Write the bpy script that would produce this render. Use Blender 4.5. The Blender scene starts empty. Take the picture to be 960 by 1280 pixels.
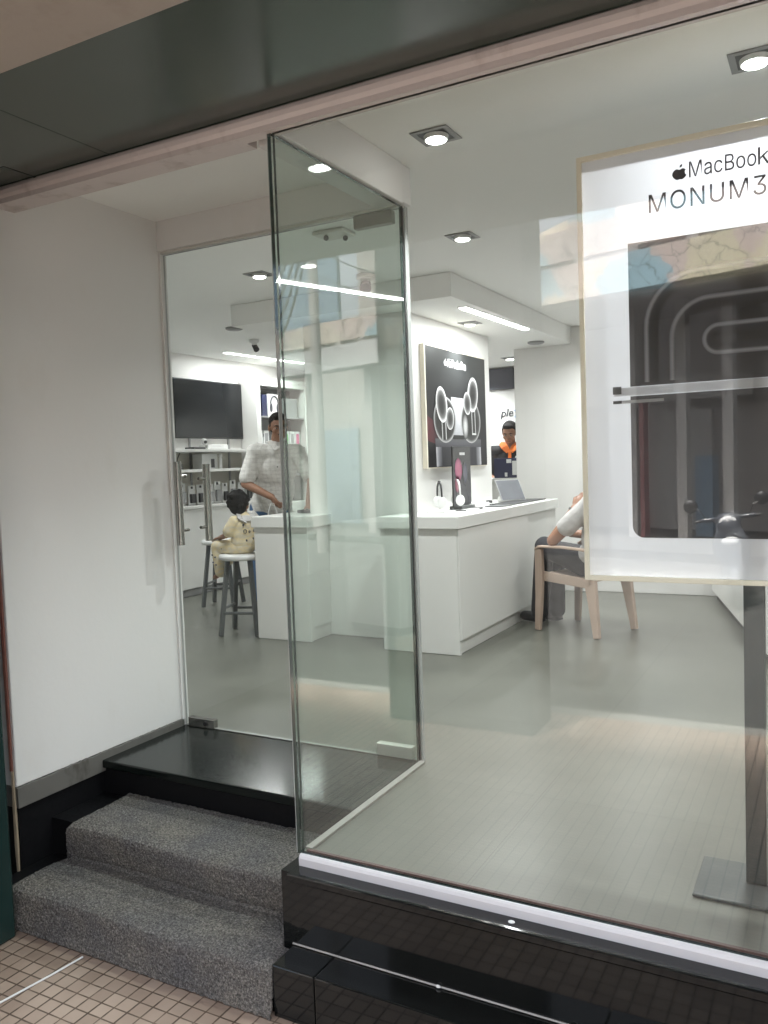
import bpy, bmesh, math, os, random
from mathutils import Vector, Matrix
random.seed(7)
S = bpy.context.scene
C = S.collection
R = math.radians
PI = math.pi

# ------------------------------------------------------------------ camera, sky, sun, exposure
cam_data = bpy.data.cameras.new('camera')
cam = bpy.data.objects.new('camera', cam_data)
C.objects.link(cam)
cam_rot = Matrix(((0.87846, 0.00323, 0.47781), (0.47652, 0.06771, -0.87655), (-0.03518, 0.99770, 0.05794)))
cam.matrix_world = Matrix.Translation((0, 0, 1.26)) @ cam_rot.to_4x4()
cam_data.sensor_fit = 'VERTICAL'
cam_data.sensor_height = 24.0
cam_data.lens = 1035.62 / 1280 * 24.0
cam_data.clip_start = 0.05
cam_data.clip_end = 500
S.camera = cam

SUN_EL, SUN_AZ = 69.0, 25.0       # the sun stands high behind the shop, a little to the left
W = bpy.data.worlds.new('World')
S.world = W
W.use_nodes = True
wn = W.node_tree.nodes
sky = wn.new('ShaderNodeTexSky')
sky.sky_type = 'NISHITA'
sky.sun_disc = False
sky.sun_elevation = R(SUN_EL)
sky.sun_rotation = R(-SUN_AZ)
sky.dust_density = 6.0
sky.air_density = 1.0
sky.ozone_density = 0.6
wn['Background'].inputs['Strength'].default_value = 0.15
hz = wn.new('ShaderNodeHueSaturation')          # thin white cloud: a paler, greyer sky
hz.inputs['Saturation'].default_value = 0.35
W.node_tree.links.new(sky.outputs[0], hz.inputs['Color'])
W.node_tree.links.new(hz.outputs[0], wn['Background'].inputs['Color'])
sd = bpy.data.lights.new('sun', 'SUN')
sd.energy = 2.9
sd.angle = R(8.0)
sd.color = (1.0, 0.97, 0.93)
sun = bpy.data.objects.new('sun', sd)
C.objects.link(sun)
sun_dir = Vector((-math.sin(R(SUN_AZ)) * math.cos(R(SUN_EL)), math.cos(R(SUN_AZ)) * math.cos(R(SUN_EL)), math.sin(R(SUN_EL))))
sun.rotation_euler = sun_dir.to_track_quat('Z', 'Y').to_euler()
S.view_settings.view_transform = 'Standard'
S.view_settings.look = 'None'
S.view_settings.exposure = 3.05
S.view_settings.gamma = 1.0
S.cycles.use_denoising = True
S.cycles.max_bounces = 14
S.cycles.transparent_max_bounces = 24
S.cycles.sample_clamp_indirect = 4.0
S.cycles.caustics_reflective = False
S.cycles.caustics_refractive = False

# lamp strengths
DOWN_W, TUBE_W = 2.2, 2.1

# ------------------------------------------------------------------ materials
MATS = {}
def new_mat(name):
    m = bpy.data.materials.new(name)
    m.use_nodes = True
    return m, m.node_tree.nodes, m.node_tree.links, m.node_tree.nodes['Principled BSDF']

def pmat(name, col, rough=0.5, var=0.06, scale=6.0, metal=0.0, bump=0.0, bscale=80.0, spec=0.5, coat=0.0, rvar=0.05, detail=4.0):
    """principled material with a little procedural unevenness in colour, gloss and surface"""
    if name in MATS: return MATS[name]
    m, n, l, b = new_mat(name)
    tc = n.new('ShaderNodeTexCoord')
    nz = n.new('ShaderNodeTexNoise')
    nz.inputs['Scale'].default_value = scale
    nz.inputs['Detail'].default_value = detail
    l.new(tc.outputs['Object'], nz.inputs['Vector'])
    mx = n.new('ShaderNodeMix'); mx.data_type = 'RGBA'
    mx.inputs[6].default_value = tuple(max(0, c * (1 - var)) for c in col) + (1,)
    mx.inputs[7].default_value = tuple(min(1, c * (1 + var)) for c in col) + (1,)
    l.new(nz.outputs['Fac'], mx.inputs[0])
    l.new(mx.outputs[2], b.inputs['Base Color'])
    mr = n.new('ShaderNodeMapRange')
    mr.inputs[1].default_value = 0.3; mr.inputs[2].default_value = 0.7
    mr.inputs[3].default_value = max(0, rough - rvar); mr.inputs[4].default_value = min(1, rough + rvar)
    l.new(nz.outputs['Fac'], mr.inputs[0])
    l.new(mr.outputs[0], b.inputs['Roughness'])
    b.inputs['Metallic'].default_value = metal
    b.inputs['Specular IOR Level'].default_value = spec
    b.inputs['Coat Weight'].default_value = coat
    b.inputs['Coat Roughness'].default_value = 0.04
    if bump:
        n2 = n.new('ShaderNodeTexNoise')
        n2.inputs['Scale'].default_value = bscale
        n2.inputs['Detail'].default_value = 3
        l.new(tc.outputs['Object'], n2.inputs['Vector'])
        bp = n.new('ShaderNodeBump')
        bp.inputs['Strength'].default_value = bump
        bp.inputs['Distance'].default_value = 0.01
        l.new(n2.outputs['Fac'], bp.inputs['Height'])
        l.new(bp.outputs[0], b.inputs['Normal'])
    MATS[name] = m
    return m

def glass_mat(name, tint, refl=1.0):
    """clear sheet: see-through tint plus a mirror reflection that grows at grazing angles"""
    m, n, l, b = new_mat(name)
    n.remove(b)
    out = n['Material Output']
    g = n.new('ShaderNodeNewGeometry')
    dot = n.new('ShaderNodeVectorMath'); dot.operation = 'DOT_PRODUCT'
    l.new(g.outputs['Incoming'], dot.inputs[0]); l.new(g.outputs['Normal'], dot.inputs[1])
    ab = n.new('ShaderNodeMath'); ab.operation = 'ABSOLUTE'; l.new(dot.outputs['Value'], ab.inputs[0])
    om = n.new('ShaderNodeMath'); om.operation = 'SUBTRACT'; om.inputs[0].default_value = 1.0; l.new(ab.outputs[0], om.inputs[1])
    pw = n.new('ShaderNodeMath'); pw.operation = 'POWER'; pw.inputs[1].default_value = 5.0; l.new(om.outputs[0], pw.inputs[0])
    ma = n.new('ShaderNodeMath'); ma.operation = 'MULTIPLY_ADD'
    ma.inputs[1].default_value = 0.957 * refl; ma.inputs[2].default_value = 0.043 * refl
    l.new(pw.outputs[0], ma.inputs[0])
    tr = n.new('ShaderNodeBsdfTransparent'); tr.inputs[0].default_value = tint + (1,)
    gl = n.new('ShaderNodeBsdfGlossy'); gl.inputs['Roughness'].default_value = 0.0
    gl.inputs['Color'].default_value = (1, 1, 1, 1)
    mx = n.new('ShaderNodeMixShader')
    l.new(ma.outputs[0], mx.inputs[0]); l.new(tr.outputs[0], mx.inputs[1]); l.new(gl.outputs[0], mx.inputs[2])
    l.new(mx.outputs[0], out.inputs['Surface'])
    return m

def lamp_mat(name, col, strength):
    m, n, l, b = new_mat(name)
    b.inputs['Base Color'].default_value = (0.8, 0.8, 0.8, 1)
    b.inputs['Emission Color'].default_value = col + (1,)
    b.inputs['Emission Strength'].default_value = strength
    return m

def tile_mat():
    m, n, l, b = new_mat('pavement_tile')
    tc = n.new('ShaderNodeTexCoord')
    br = n.new('ShaderNodeTexBrick')
    br.offset = 0.0; br.squash = 1.0
    br.inputs['Scale'].default_value = 1.0
    br.inputs['Brick Width'].default_value = 0.0562
    br.inputs['Row Height'].default_value = 0.0562
    br.inputs['Mortar Size'].default_value = 0.0026
    br.inputs['Mortar Smooth'].default_value = 0.25
    br.inputs['Bias'].default_value = 0.0
    br.inputs['Color1'].default_value = (0.33, 0.253, 0.198, 1)
    br.inputs['Color2'].default_value = (0.43, 0.34, 0.27, 1)
    br.inputs['Mortar'].default_value = (0.15, 0.105, 0.075, 1)
    l.new(tc.outputs['Object'], br.inputs['Vector'])
    nz = n.new('ShaderNodeTexNoise'); nz.inputs['Scale'].default_value = 3.0; nz.inputs['Detail'].default_value = 6
    l.new(tc.outputs['Object'], nz.inputs['Vector'])
    cr = n.new('ShaderNodeValToRGB')
    cr.color_ramp.elements[0].position = 0.3; cr.color_ramp.elements[0].color = (0.74, 0.70, 0.68, 1)
    cr.color_ramp.elements[1].position = 0.75; cr.color_ramp.elements[1].color = (1.05, 1.05, 1.05, 1)
    l.new(nz.outputs['Fac'], cr.inputs[0])
    mu = n.new('ShaderNodeMix'); mu.data_type = 'RGBA'; mu.blend_type = 'MULTIPLY'; mu.inputs[0].default_value = 1
    l.new(br.outputs['Color'], mu.inputs[6]); l.new(cr.outputs[0], mu.inputs[7])
    # dark, dirt-filled grooves running away from the street edge
    sx = n.new('ShaderNodeSeparateXYZ'); l.new(tc.outputs['Object'], sx.inputs[0])
    md = n.new('ShaderNodeMath'); md.operation = 'PINGPONG'; md.inputs[1].default_value = 0.0281
    l.new(sx.outputs[0], md.inputs[0])
    lt = n.new('ShaderNodeMapRange'); lt.inputs[1].default_value = 0.0042; lt.inputs[2].default_value = 0.0024
    lt.inputs[3].default_value = 0.0; lt.inputs[4].default_value = 1.0
    l.new(md.outputs[0], lt.inputs[0])
    n3 = n.new('ShaderNodeTexNoise'); n3.inputs['Scale'].default_value = 14.0; n3.inputs['Detail'].default_value = 3
    l.new(tc.outputs['Object'], n3.inputs['Vector'])
    r3 = n.new('ShaderNodeMapRange'); r3.inputs[1].default_value = 0.36; r3.inputs[2].default_value = 0.56
    l.new(n3.outputs['Fac'], r3.inputs[0])
    mdy = n.new('ShaderNodeMath'); mdy.operation = 'PINGPONG'; mdy.inputs[1].default_value = 0.0281
    l.new(sx.outputs[1], mdy.inputs[0])
    lty = n.new('ShaderNodeMapRange'); lty.inputs[1].default_value = 0.0040; lty.inputs[2].default_value = 0.0022
    lty.inputs[3].default_value = 0.0; lty.inputs[4].default_value = 0.6
    l.new(mdy.outputs[0], lty.inputs[0])
    mxx = n.new('ShaderNodeMath'); mxx.operation = 'MAXIMUM'
    l.new(lt.outputs[0], mxx.inputs[0]); l.new(lty.outputs[0], mxx.inputs[1])
    m2 = n.new('ShaderNodeMath'); m2.operation = 'MULTIPLY'
    l.new(mxx.outputs[0], m2.inputs[0]); l.new(r3.outputs[0], m2.inputs[1])
    dk = n.new('ShaderNodeMix'); dk.data_type = 'RGBA'
    l.new(m2.outputs[0], dk.inputs[0]); l.new(mu.outputs[2], dk.inputs[6]); dk.inputs[7].default_value = (0.07, 0.045, 0.03, 1)
    l.new(dk.outputs[2], b.inputs['Base Color'])
    b.inputs['Roughness'].default_value = 0.55
    bp = n.new('ShaderNodeBump'); bp.inputs['Strength'].default_value = 0.6; bp.inputs['Distance'].default_value = 0.003
    iv = n.new('ShaderNodeMath'); iv.operation = 'SUBTRACT'; iv.inputs[0].default_value = 1.0
    l.new(br.outputs['Fac'], iv.inputs[1]); l.new(iv.outputs[0], bp.inputs['Height'])
    l.new(bp.outputs[0], b.inputs['Normal'])
    return m

def carpet_mat():
    m, n, l, b = new_mat('carpet')
    tc = n.new('ShaderNodeTexCoord')
    nz = n.new('ShaderNodeTexNoise'); nz.inputs['Scale'].default_value = 150.0; nz.inputs['Detail'].default_value = 5; nz.inputs['Roughness'].default_value = 0.75
    l.new(tc.outputs['Object'], nz.inputs['Vector'])
    cr = n.new('ShaderNodeValToRGB')
    e = cr.color_ramp.elements
    e[0].position = 0.34; e[0].color = (0.042, 0.041, 0.040, 1)
    e[1].position = 0.68; e[1].color = (0.31, 0.298, 0.283, 1)
    x = e.new(0.5); x.color = (0.132, 0.128, 0.123, 1)
    l.new(nz.outputs['Fac'], cr.inputs[0])
    n2 = n.new('ShaderNodeTexNoise'); n2.inputs['Scale'].default_value = 5.0; n2.inputs['Detail'].default_value = 5
    l.new(tc.outputs['Object'], n2.inputs['Vector'])
    c2 = n.new('ShaderNodeValToRGB')
    c2.color_ramp.elements[0].position = 0.3; c2.color_ramp.elements[0].color = (0.8, 0.8, 0.84, 1)
    c2.color_ramp.elements[1].position = 0.7; c2.color_ramp.elements[1].color = (1.15, 1.1, 1.02, 1)
    l.new(n2.outputs['Fac'], c2.inputs[0])
    mu = n.new('ShaderNodeMix'); mu.data_type = 'RGBA'; mu.blend_type = 'MULTIPLY'; mu.inputs[0].default_value = 1
    l.new(cr.outputs[0], mu.inputs[6]); l.new(c2.outputs[0], mu.inputs[7])
    l.new(mu.outputs[2], b.inputs['Base Color'])
    b.inputs['Roughness'].default_value = 0.95
    b.inputs['Specular IOR Level'].default_value = 0.1
    bp = n.new('ShaderNodeBump'); bp.inputs['Strength'].default_value = 0.9; bp.inputs['Distance'].default_value = 0.006
    l.new(nz.outputs['Fac'], bp.inputs['Height']); l.new(bp.outputs[0], b.inputs['Normal'])
    return m

def floor_mat():
    """large grey vitrified tiles with a soft sheen, thin joints and cloudy wear"""
    m, n, l, b = new_mat('shop_floor')
    tc = n.new('ShaderNodeTexCoord')
    br = n.new('ShaderNodeTexBrick'); br.offset = 0.0
    br.inputs['Scale'].default_value = 1.0
    br.inputs['Brick Width'].default_value = 0.8; br.inputs['Row Height'].default_value = 0.8
    br.inputs['Mortar Size'].default_value = 0.0015; br.inputs['Mortar Smooth'].default_value = 0.5
    br.inputs['Color1'].default_value = (0.108, 0.110, 0.092, 1)
    br.inputs['Color2'].default_value = (0.116, 0.118, 0.099, 1)
    br.inputs['Mortar'].default_value = (0.062, 0.062, 0.054, 1)
    mp = n.new('ShaderNodeMapping'); mp.inputs['Location'].default_value = (0.17, 0.28, 0)
    l.new(tc.outputs['Object'], mp.inputs[0]); l.new(mp.outputs[0], br.inputs['Vector'])
    nz = n.new('ShaderNodeTexNoise'); nz.inputs['Scale'].default_value = 1.7; nz.inputs['Detail'].default_value = 6
    l.new(tc.outputs['Object'], nz.inputs['Vector'])
    cr = n.new('ShaderNodeValToRGB')
    cr.color_ramp.elements[0].position = 0.3; cr.color_ramp.elements[0].color = (0.86, 0.86, 0.86, 1)
    cr.color_ramp.elements[1].position = 0.7; cr.color_ramp.elements[1].color = (1.1, 1.1, 1.1, 1)
    l.new(nz.outputs['Fac'], cr.inputs[0])
    mu = n.new('ShaderNodeMix'); mu.data_type = 'RGBA'; mu.blend_type = 'MULTIPLY'; mu.inputs[0].default_value = 1
    l.new(br.outputs['Color'], mu.inputs[6]); l.new(cr.outputs[0], mu.inputs[7])
    l.new(mu.outputs[2], b.inputs['Base Color'])
    mr = n.new('ShaderNodeMapRange'); mr.inputs[3].default_value = 0.29; mr.inputs[4].default_value = 0.38
    l.new(nz.outputs['Fac'], mr.inputs[0]); l.new(mr.outputs[0], b.inputs['Roughness'])
    return m

def mosaic_mat():
    """broken-tile facing in big pale patches of pink, cream, yellow and blue"""
    m, n, l, b = new_mat('broken_tile_facing')
    tc = n.new('ShaderNodeTexCoord')
    vb = n.new('ShaderNodeTexVoronoi'); vb.inputs['Scale'].default_value = 0.95
    nz = n.new('ShaderNodeTexNoise'); nz.inputs['Scale'].default_value = 3.2; nz.inputs['Detail'].default_value = 5
    l.new(tc.outputs['Object'], nz.inputs['Vector'])
    ad = n.new('ShaderNodeMixRGB'); ad.blend_type = 'ADD'; ad.inputs[0].default_value = 0.5
    l.new(tc.outputs['Object'], ad.inputs[1]); l.new(nz.outputs['Color'], ad.inputs[2])
    l.new(ad.outputs[0], vb.inputs['Vector'])
    sp = n.new('ShaderNodeSeparateColor'); l.new(vb.outputs['Color'], sp.inputs[0])
    cr = n.new('ShaderNodeValToRGB'); cr.color_ramp.interpolation = 'CONSTANT'
    e = cr.color_ramp.elements
    e[0].position = 0.0; e[0].color = (0.58, 0.48, 0.43, 1)
    e[1].position = 0.22; e[1].color = (0.30, 0.45, 0.51, 1)
    for p, c in ((0.45, (0.66, 0.58, 0.48, 1)), (0.62, (0.62, 0.56, 0.40, 1)), (0.75, (0.34, 0.46, 0.47, 1)), (0.88, (0.60, 0.50, 0.46, 1))):
        x = e.new(p); x.color = c
    l.new(sp.outputs[0], cr.inputs[0])
    ve = n.new('ShaderNodeTexVoronoi'); ve.feature = 'DISTANCE_TO_EDGE'; ve.inputs['Scale'].default_value = 2.6
    l.new(ad.outputs[0], ve.inputs['Vector'])
    mr = n.new('ShaderNodeMapRange'); mr.inputs[1].default_value = 0.016; mr.inputs[2].default_value = 0.04
    mr.inputs[3].default_value = 0.42; mr.inputs[4].default_value = 1.0
    l.new(ve.outputs['Distance'], mr.inputs[0])
    mu = n.new('ShaderNodeMix'); mu.data_type = 'RGBA'; mu.blend_type = 'MULTIPLY'; mu.inputs[0].default_value = 1
    l.new(cr.outputs[0], mu.inputs[6]); l.new(mr.outputs[0], mu.inputs[7])
    l.new(mu.outputs[2], b.inputs['Base Color'])
    b.inputs['Roughness'].default_value = 0.45
    return m

def print_mat(name, rough, spec=0.5, coat=0.0, thru=0.0):
    """printed picture: ink colours come from the mesh, under a glossy face"""
    m, n, l, b = new_mat(name)
    at = n.new('ShaderNodeAttribute'); at.attribute_name = 'ink'
    nz = n.new('ShaderNodeTexNoise'); nz.inputs['Scale'].default_value = 5
    mr = n.new('ShaderNodeMapRange'); mr.inputs[3].default_value = 0.92; mr.inputs[4].default_value = 1.04
    tc = n.new('ShaderNodeTexCoord'); l.new(tc.outputs['Object'], nz.inputs['Vector'])
    l.new(nz.outputs['Fac'], mr.inputs[0])
    mu = n.new('ShaderNodeMix'); mu.data_type = 'RGBA'; mu.blend_type = 'MULTIPLY'; mu.inputs[0].default_value = 1
    l.new(at.outputs['Color'], mu.inputs[6]); l.new(mr.outputs[0], mu.inputs[7])
    l.new(mu.outputs[2], b.inputs['Base Color'])
    b.inputs['Roughness'].default_value = rough
    b.inputs['Specular IOR Level'].default_value = spec
    b.inputs['Coat Weight'].default_value = coat
    b.inputs['Coat Roughness'].default_value = 0.02
    if thru:        # a thin sheet that lets lamp light glow through it
        tl = n.new('ShaderNodeBsdfTranslucent'); l.new(mu.outputs[2], tl.inputs['Color'])
        ms = n.new('ShaderNodeMixShader'); ms.inputs[0].default_value = thru
        l.new(b.outputs[0], ms.inputs[1]); l.new(tl.outputs[0], ms.inputs[2])
        l.new(ms.outputs[0], n['Material Output'].inputs['Surface'])
    return m

def shirt_mat(name, base, line, scale):
    m, n, l, b = new_mat(name)
    tc = n.new('ShaderNodeTexCoord')
    nz = n.new('ShaderNodeTexNoise'); nz.inputs['Scale'].default_value = scale; nz.inputs['Detail'].default_value = 2
    mp = n.new('ShaderNodeMapping'); mp.inputs['Scale'].default_value = (1, 1, 2.2)
    l.new(tc.outputs['Object'], mp.inputs[0]); l.new(mp.outputs[0], nz.inputs['Vector'])
    cr = n.new('ShaderNodeValToRGB')
    cr.color_ramp.elements[0].position = 0.42; cr.color_ramp.elements[0].color = line + (1,)
    cr.color_ramp.elements[1].position = 0.58; cr.color_ramp.elements[1].color = base + (1,)
    l.new(nz.outputs['Fac'], cr.inputs[0])
    l.new(cr.outputs[0], b.inputs['Base Color'])
    b.inputs['Roughness'].default_value = 0.9
    n2 = n.new('ShaderNodeTexNoise'); n2.inputs['Scale'].default_value = 9
    l.new(tc.outputs['Object'], n2.inputs['Vector'])
    bp = n.new('ShaderNodeBump'); bp.inputs['Strength'].default_value = 0.6; bp.inputs['Distance'].default_value = 0.02
    l.new(n2.outputs['Fac'], bp.inputs['Height']); l.new(bp.outputs[0], b.inputs['Normal'])
    return m

def tv_mat():
    m, n, l, b = new_mat('tv_screen')
    b.inputs['Base Color'].default_value = (0.012, 0.013, 0.015, 1)
    b.inputs['Roughness'].default_value = 0.14
    b.inputs['Specular IOR Level'].default_value = 0.28
    tc = n.new('ShaderNodeTexCoord')
    sp = n.new('ShaderNodeSeparateXYZ'); l.new(tc.outputs['Object'], sp.inputs[0])
    nz = n.new('ShaderNodeTexNoise'); nz.inputs['Scale'].default_value = 6; nz.inputs['Detail'].default_value = 2
    mp = n.new('ShaderNodeMapping'); mp.inputs['Scale'].default_value = (1, 1, 0.25)
    l.new(tc.outputs['Object'], mp.inputs[0]); l.new(mp.outputs[0], nz.inputs['Vector'])
    ad = n.new('ShaderNodeMath'); ad.operation = 'MULTIPLY_ADD'; ad.inputs[1].default_value = 0.5
    l.new(nz.outputs['Fac'], ad.inputs[0]); l.new(sp.outputs[2], ad.inputs[2])
    cr = n.new('ShaderNodeValToRGB')
    e = cr.color_ramp.elements
    e[0].position = 0.60; e[0].color = (0.006, 0.007, 0.006, 1)
    e[1].position = 0.68; e[1].color = (0.010, 0.022, 0.040, 1)
    l.new(ad.outputs[0], cr.inputs[0])
    l.new(cr.outputs[0], b.inputs['Emission Color'])
    b.inputs['Emission Strength'].default_value = 0.09
    return m

WALL = pmat('white_paint', (0.76, 0.75, 0.73), 0.55, 0.03, 1.5, bump=0.06, bscale=60)
OUTWALL = pmat('offwhite_paint', (0.72, 0.71, 0.70), 0.5, 0.035, 1.3, bump=0.05, bscale=40)
def add_marks(m, tone, scale, lo, hi):
    """sparse darker rubs and stains of their own shape"""
    n, l = m.node_tree.nodes, m.node_tree.links
    b = n['Principled BSDF']; src = b.inputs['Base Color'].links[0].from_socket
    tc = n.new('ShaderNodeTexCoord'); mp = n.new('ShaderNodeMapping'); mp.inputs['Scale'].default_value = (1, 1, 0.55); mp.inputs['Location'].default_value = (3.1, 0.4, 1.7)
    nz = n.new('ShaderNodeTexNoise'); nz.inputs['Scale'].default_value = scale; nz.inputs['Detail'].default_value = 8; nz.inputs['Roughness'].default_value = 0.62
    l.new(tc.outputs['Object'], mp.inputs[0]); l.new(mp.outputs[0], nz.inputs['Vector'])
    rg = n.new('ShaderNodeMapRange'); rg.inputs[1].default_value = lo; rg.inputs[2].default_value = hi
    l.new(nz.outputs['Fac'], rg.inputs[0])
    mx = n.new('ShaderNodeMix'); mx.data_type = 'RGBA'; mx.blend_type = 'MULTIPLY'
    l.new(rg.outputs[0], mx.inputs[0]); l.new(src, mx.inputs[6]); mx.inputs[7].default_value = tone + (1,)
    l.new(mx.outputs[2], b.inputs['Base Color'])
add_marks(OUTWALL, (0.955, 0.945, 0.93), 2.6, 0.58, 0.74)
CEIL = pmat('ceiling_paint', (0.88, 0.88, 0.86), 0.7, 0.025, 1.2)
LAM = pmat('white_laminate', (0.74, 0.735, 0.71), 0.33, 0.02, 2.0)
GRANITE = pmat('black_granite', (0.006, 0.0068, 0.0066), 0.06, 0.6, 220, rvar=0.03, spec=0.5)
GRANITE2 = pmat('black_granite_worn', (0.007, 0.0095, 0.0085), 0.16, 0.6, 160, rvar=0.07, spec=0.35)
MATT = pmat('matt_black_stone', (0.008, 0.008, 0.009), 0.45, 0.4, 60, spec=0.12)
SKIRT = pmat('grey_skirting', (0.13, 0.125, 0.115), 0.45, 0.12, 8)
PINK = pmat('pinkish_trim', (0.62, 0.555, 0.54), 0.4, 0.06, 5)
SOFFIT = pmat('soffit_panel', (0.040, 0.056, 0.045), 0.2, 0.04, 2.0, metal=0.0, spec=0.9, rvar=0.03)
BEIGE = pmat('beige_plaster', (0.36, 0.325, 0.29), 0.7, 0.08, 6, bump=0.1, bscale=30)
GREEN = pmat('dark_green_paint', (0.012, 0.028, 0.026), 0.2, 0.3, 5)
ALU = pmat('white_aluminium', (0.60, 0.59, 0.61), 0.34, 0.03, 20)
STEEL = pmat('brushed_steel', (0.36, 0.35, 0.33), 0.19, 0.08, 40, metal=0.9)
PLATE = pmat('satin_plate', (0.62, 0.60, 0.56), 0.35, 0.05, 20, metal=0.3)
PATCH = pmat('taupe_patch', (0.27, 0.25, 0.22), 0.4, 0.06, 20, metal=0.2)
BROWN = pmat('brown_sealant', (0.07, 0.03, 0.025), 0.5, 0.2, 30)
EDGE = pmat('green_glass_edge', (0.012, 0.032, 0.026), 0.08, 0.3, 12, spec=0.8)
SEAL = pmat('clear_seal', (0.36, 0.37, 0.36), 0.2, 0.05, 30)
DARK = pmat('black_plastic', (0.02, 0.02, 0.021), 0.35, 0.2, 20)
DGREY = pmat('dark_grey_metal', (0.085, 0.09, 0.09), 0.4, 0.1, 20)
MGREY = pmat('mid_grey', (0.28, 0.28, 0.28), 0.45, 0.08, 10)
POST = pmat('grey_green_post', (0.016, 0.024, 0.023), 0.35, 0.08, 10)
BASEPL = pmat('base_plate', (0.055, 0.062, 0.059), 0.35, 0.06, 10)
WPLAST = pmat('white_plastic', (0.72, 0.72, 0.71), 0.35, 0.03, 10)
CHAIRP = pmat('beige_plastic', (0.46, 0.345, 0.275), 0.4, 0.06, 8)
SKIN = pmat('brown_skin', (0.30, 0.15, 0.09), 0.5, 0.08, 12)
SKIN2 = pmat('deep_brown_skin', (0.25, 0.12, 0.07), 0.5, 0.08, 12)
HAIR = pmat('black_hair', (0.008, 0.007, 0.007), 0.7, 0.4, 60, bump=0.6, bscale=120, spec=0.15)
JEAN = pmat('blue_denim', (0.055, 0.13, 0.26), 0.85, 0.25, 40, bump=0.2, bscale=60)
TROUS = pmat('dark_trousers', (0.022, 0.022, 0.026), 0.85, 0.25, 12, bump=0.3, bscale=14)
SHOE = pmat('dark_shoe', (0.02, 0.02, 0.02), 0.5, 0.2, 20)
GOLD = pmat('pale_gold_frame', (0.84, 0.78, 0.65), 0.36, 0.05, 10, metal=0.0)
NAVY = pmat('navy_card', (0.02, 0.025, 0.07), 0.4, 0.1, 10)
SLATE = pmat('slate_panel', (0.085, 0.088, 0.11), 0.4, 0.06, 6)
ORANGE = pmat('orange_cloth', (0.75, 0.17, 0.02), 0.8, 0.1, 20)
BLACKCLOTH = pmat('black_cloth', (0.015, 0.015, 0.017), 0.85, 0.2, 15)
PINKC = pmat('pink_print', (0.60, 0.12, 0.25), 0.4, 0.1, 10)
GREENC = pmat('green_print', (0.10, 0.42, 0.09), 0.4, 0.1, 10)
INK = pmat('dark_ink', (0.035, 0.037, 0.05), 0.4, 0.05, 10)
WINK = pmat('white_ink', (0.85, 0.85, 0.85), 0.4, 0.02, 10)
BLUEI = pmat('blue_ink', (0.05, 0.24, 0.62), 0.4, 0.05, 10)
ASPHALT = pmat('asphalt', (0.055, 0.053, 0.05), 0.8, 0.25, 3, bump=0.4, bscale=90)
CONC = pmat('weathered_concrete', (0.36, 0.34, 0.32), 0.75, 0.12, 2, bump=0.2, bscale=12)
SHADE = pmat('dim_plaster', (0.35, 0.32, 0.30), 0.8, 0.2, 2)
REDP = pmat('red_paint', (0.20, 0.05, 0.05), 0.45, 0.1, 5)
BLUEG = pmat('blue_grey_sign', (0.18, 0.26, 0.34), 0.5, 0.08, 3)
PILLARM = pmat('dark_pillar', (0.04, 0.038, 0.036), 0.6, 0.3, 4)
CHROME = pmat('chrome', (0.6, 0.6, 0.6), 0.12, 0.05, 20, metal=1.0)
SCOOT = pmat('grey_scooter_paint', (0.05, 0.055, 0.065), 0.22, 0.08, 6, coat=0.5)
TYRE = pmat('rubber', (0.015, 0.015, 0.015), 0.8, 0.2, 30)
KERBST = pmat('pale_stone_strip', (0.24, 0.235, 0.21), 0.5, 0.08, 8)
WOOD = pmat('pale_wood_strip', (0.30, 0.24, 0.17), 0.6, 0.2, 20)
RUST = pmat('red_brown_edge', (0.16, 0.06, 0.045), 0.7, 0.4, 30)
EYEW = pmat('eye_white', (0.38, 0.35, 0.32), 0.45, 0.05, 10)
CARD = pmat('white_card', (0.70, 0.70, 0.69), 0.5, 0.03, 10)
add_marks(PINK, (0.72, 0.68, 0.66), 7.0, 0.55, 0.7); add_marks(BEIGE, (0.80, 0.78, 0.75), 3.0, 0.55, 0.7); add_marks(SKIRT, (0.6, 0.58, 0.55), 14, 0.55, 0.68)
TILE = tile_mat(); CARPET = carpet_mat(); FLOOR = floor_mat(); MOSAIC = mosaic_mat()
PRINT = print_mat('poster_print', 0.06, 0.5)
PRINTG = print_mat('glossy_poster_print', 0.04, 0.5)
PRINTT = print_mat('backlit_poster_print', 0.04, 0.5, 0.0, 0.45)
SATIN = print_mat('satin_poster_print', 0.4, 0.25)
TV = tv_mat()
SHIRT = shirt_mat('pale_checked_cloth', (0.80, 0.78, 0.75), (0.68, 0.66, 0.63), 20)
_n, _l = SHIRT.node_tree.nodes, SHIRT.node_tree.links
_tc = _n.new('ShaderNodeTexCoord'); _w = []
for ax in ('X', 'Z'):
    wv = _n.new('ShaderNodeTexWave'); wv.bands_direction = ax; wv.inputs['Scale'].default_value = 9.0; wv.inputs['Distortion'].default_value = 1.2; wv.inputs['Detail'].default_value = 1
    rg = _n.new('ShaderNodeMapRange'); rg.inputs[1].default_value = 0.75; rg.inputs[2].default_value = 0.95; rg.inputs[3].default_value = 1.0; rg.inputs[4].default_value = 0.91
    _l.new(_tc.outputs['Object'], wv.inputs['Vector']); _l.new(wv.outputs['Fac'], rg.inputs[0]); _w.append(rg)
_b = _n['Principled BSDF']; _src = _b.inputs['Base Color'].links[0].from_socket
for rg in _w:
    mm = _n.new('ShaderNodeMix'); mm.data_type = 'RGBA'; mm.blend_type = 'MULTIPLY'; mm.inputs[0].default_value = 1
    _l.new(_src, mm.inputs[6]); _l.new(rg.outputs[0], mm.inputs[7]); _src = mm.outputs[2]
_l.new(_src, _b.inputs['Base Color'])
KID = shirt_mat('pale_yellow_cloth', (0.72, 0.60, 0.37), (0.64, 0.57, 0.44), 22)
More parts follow.
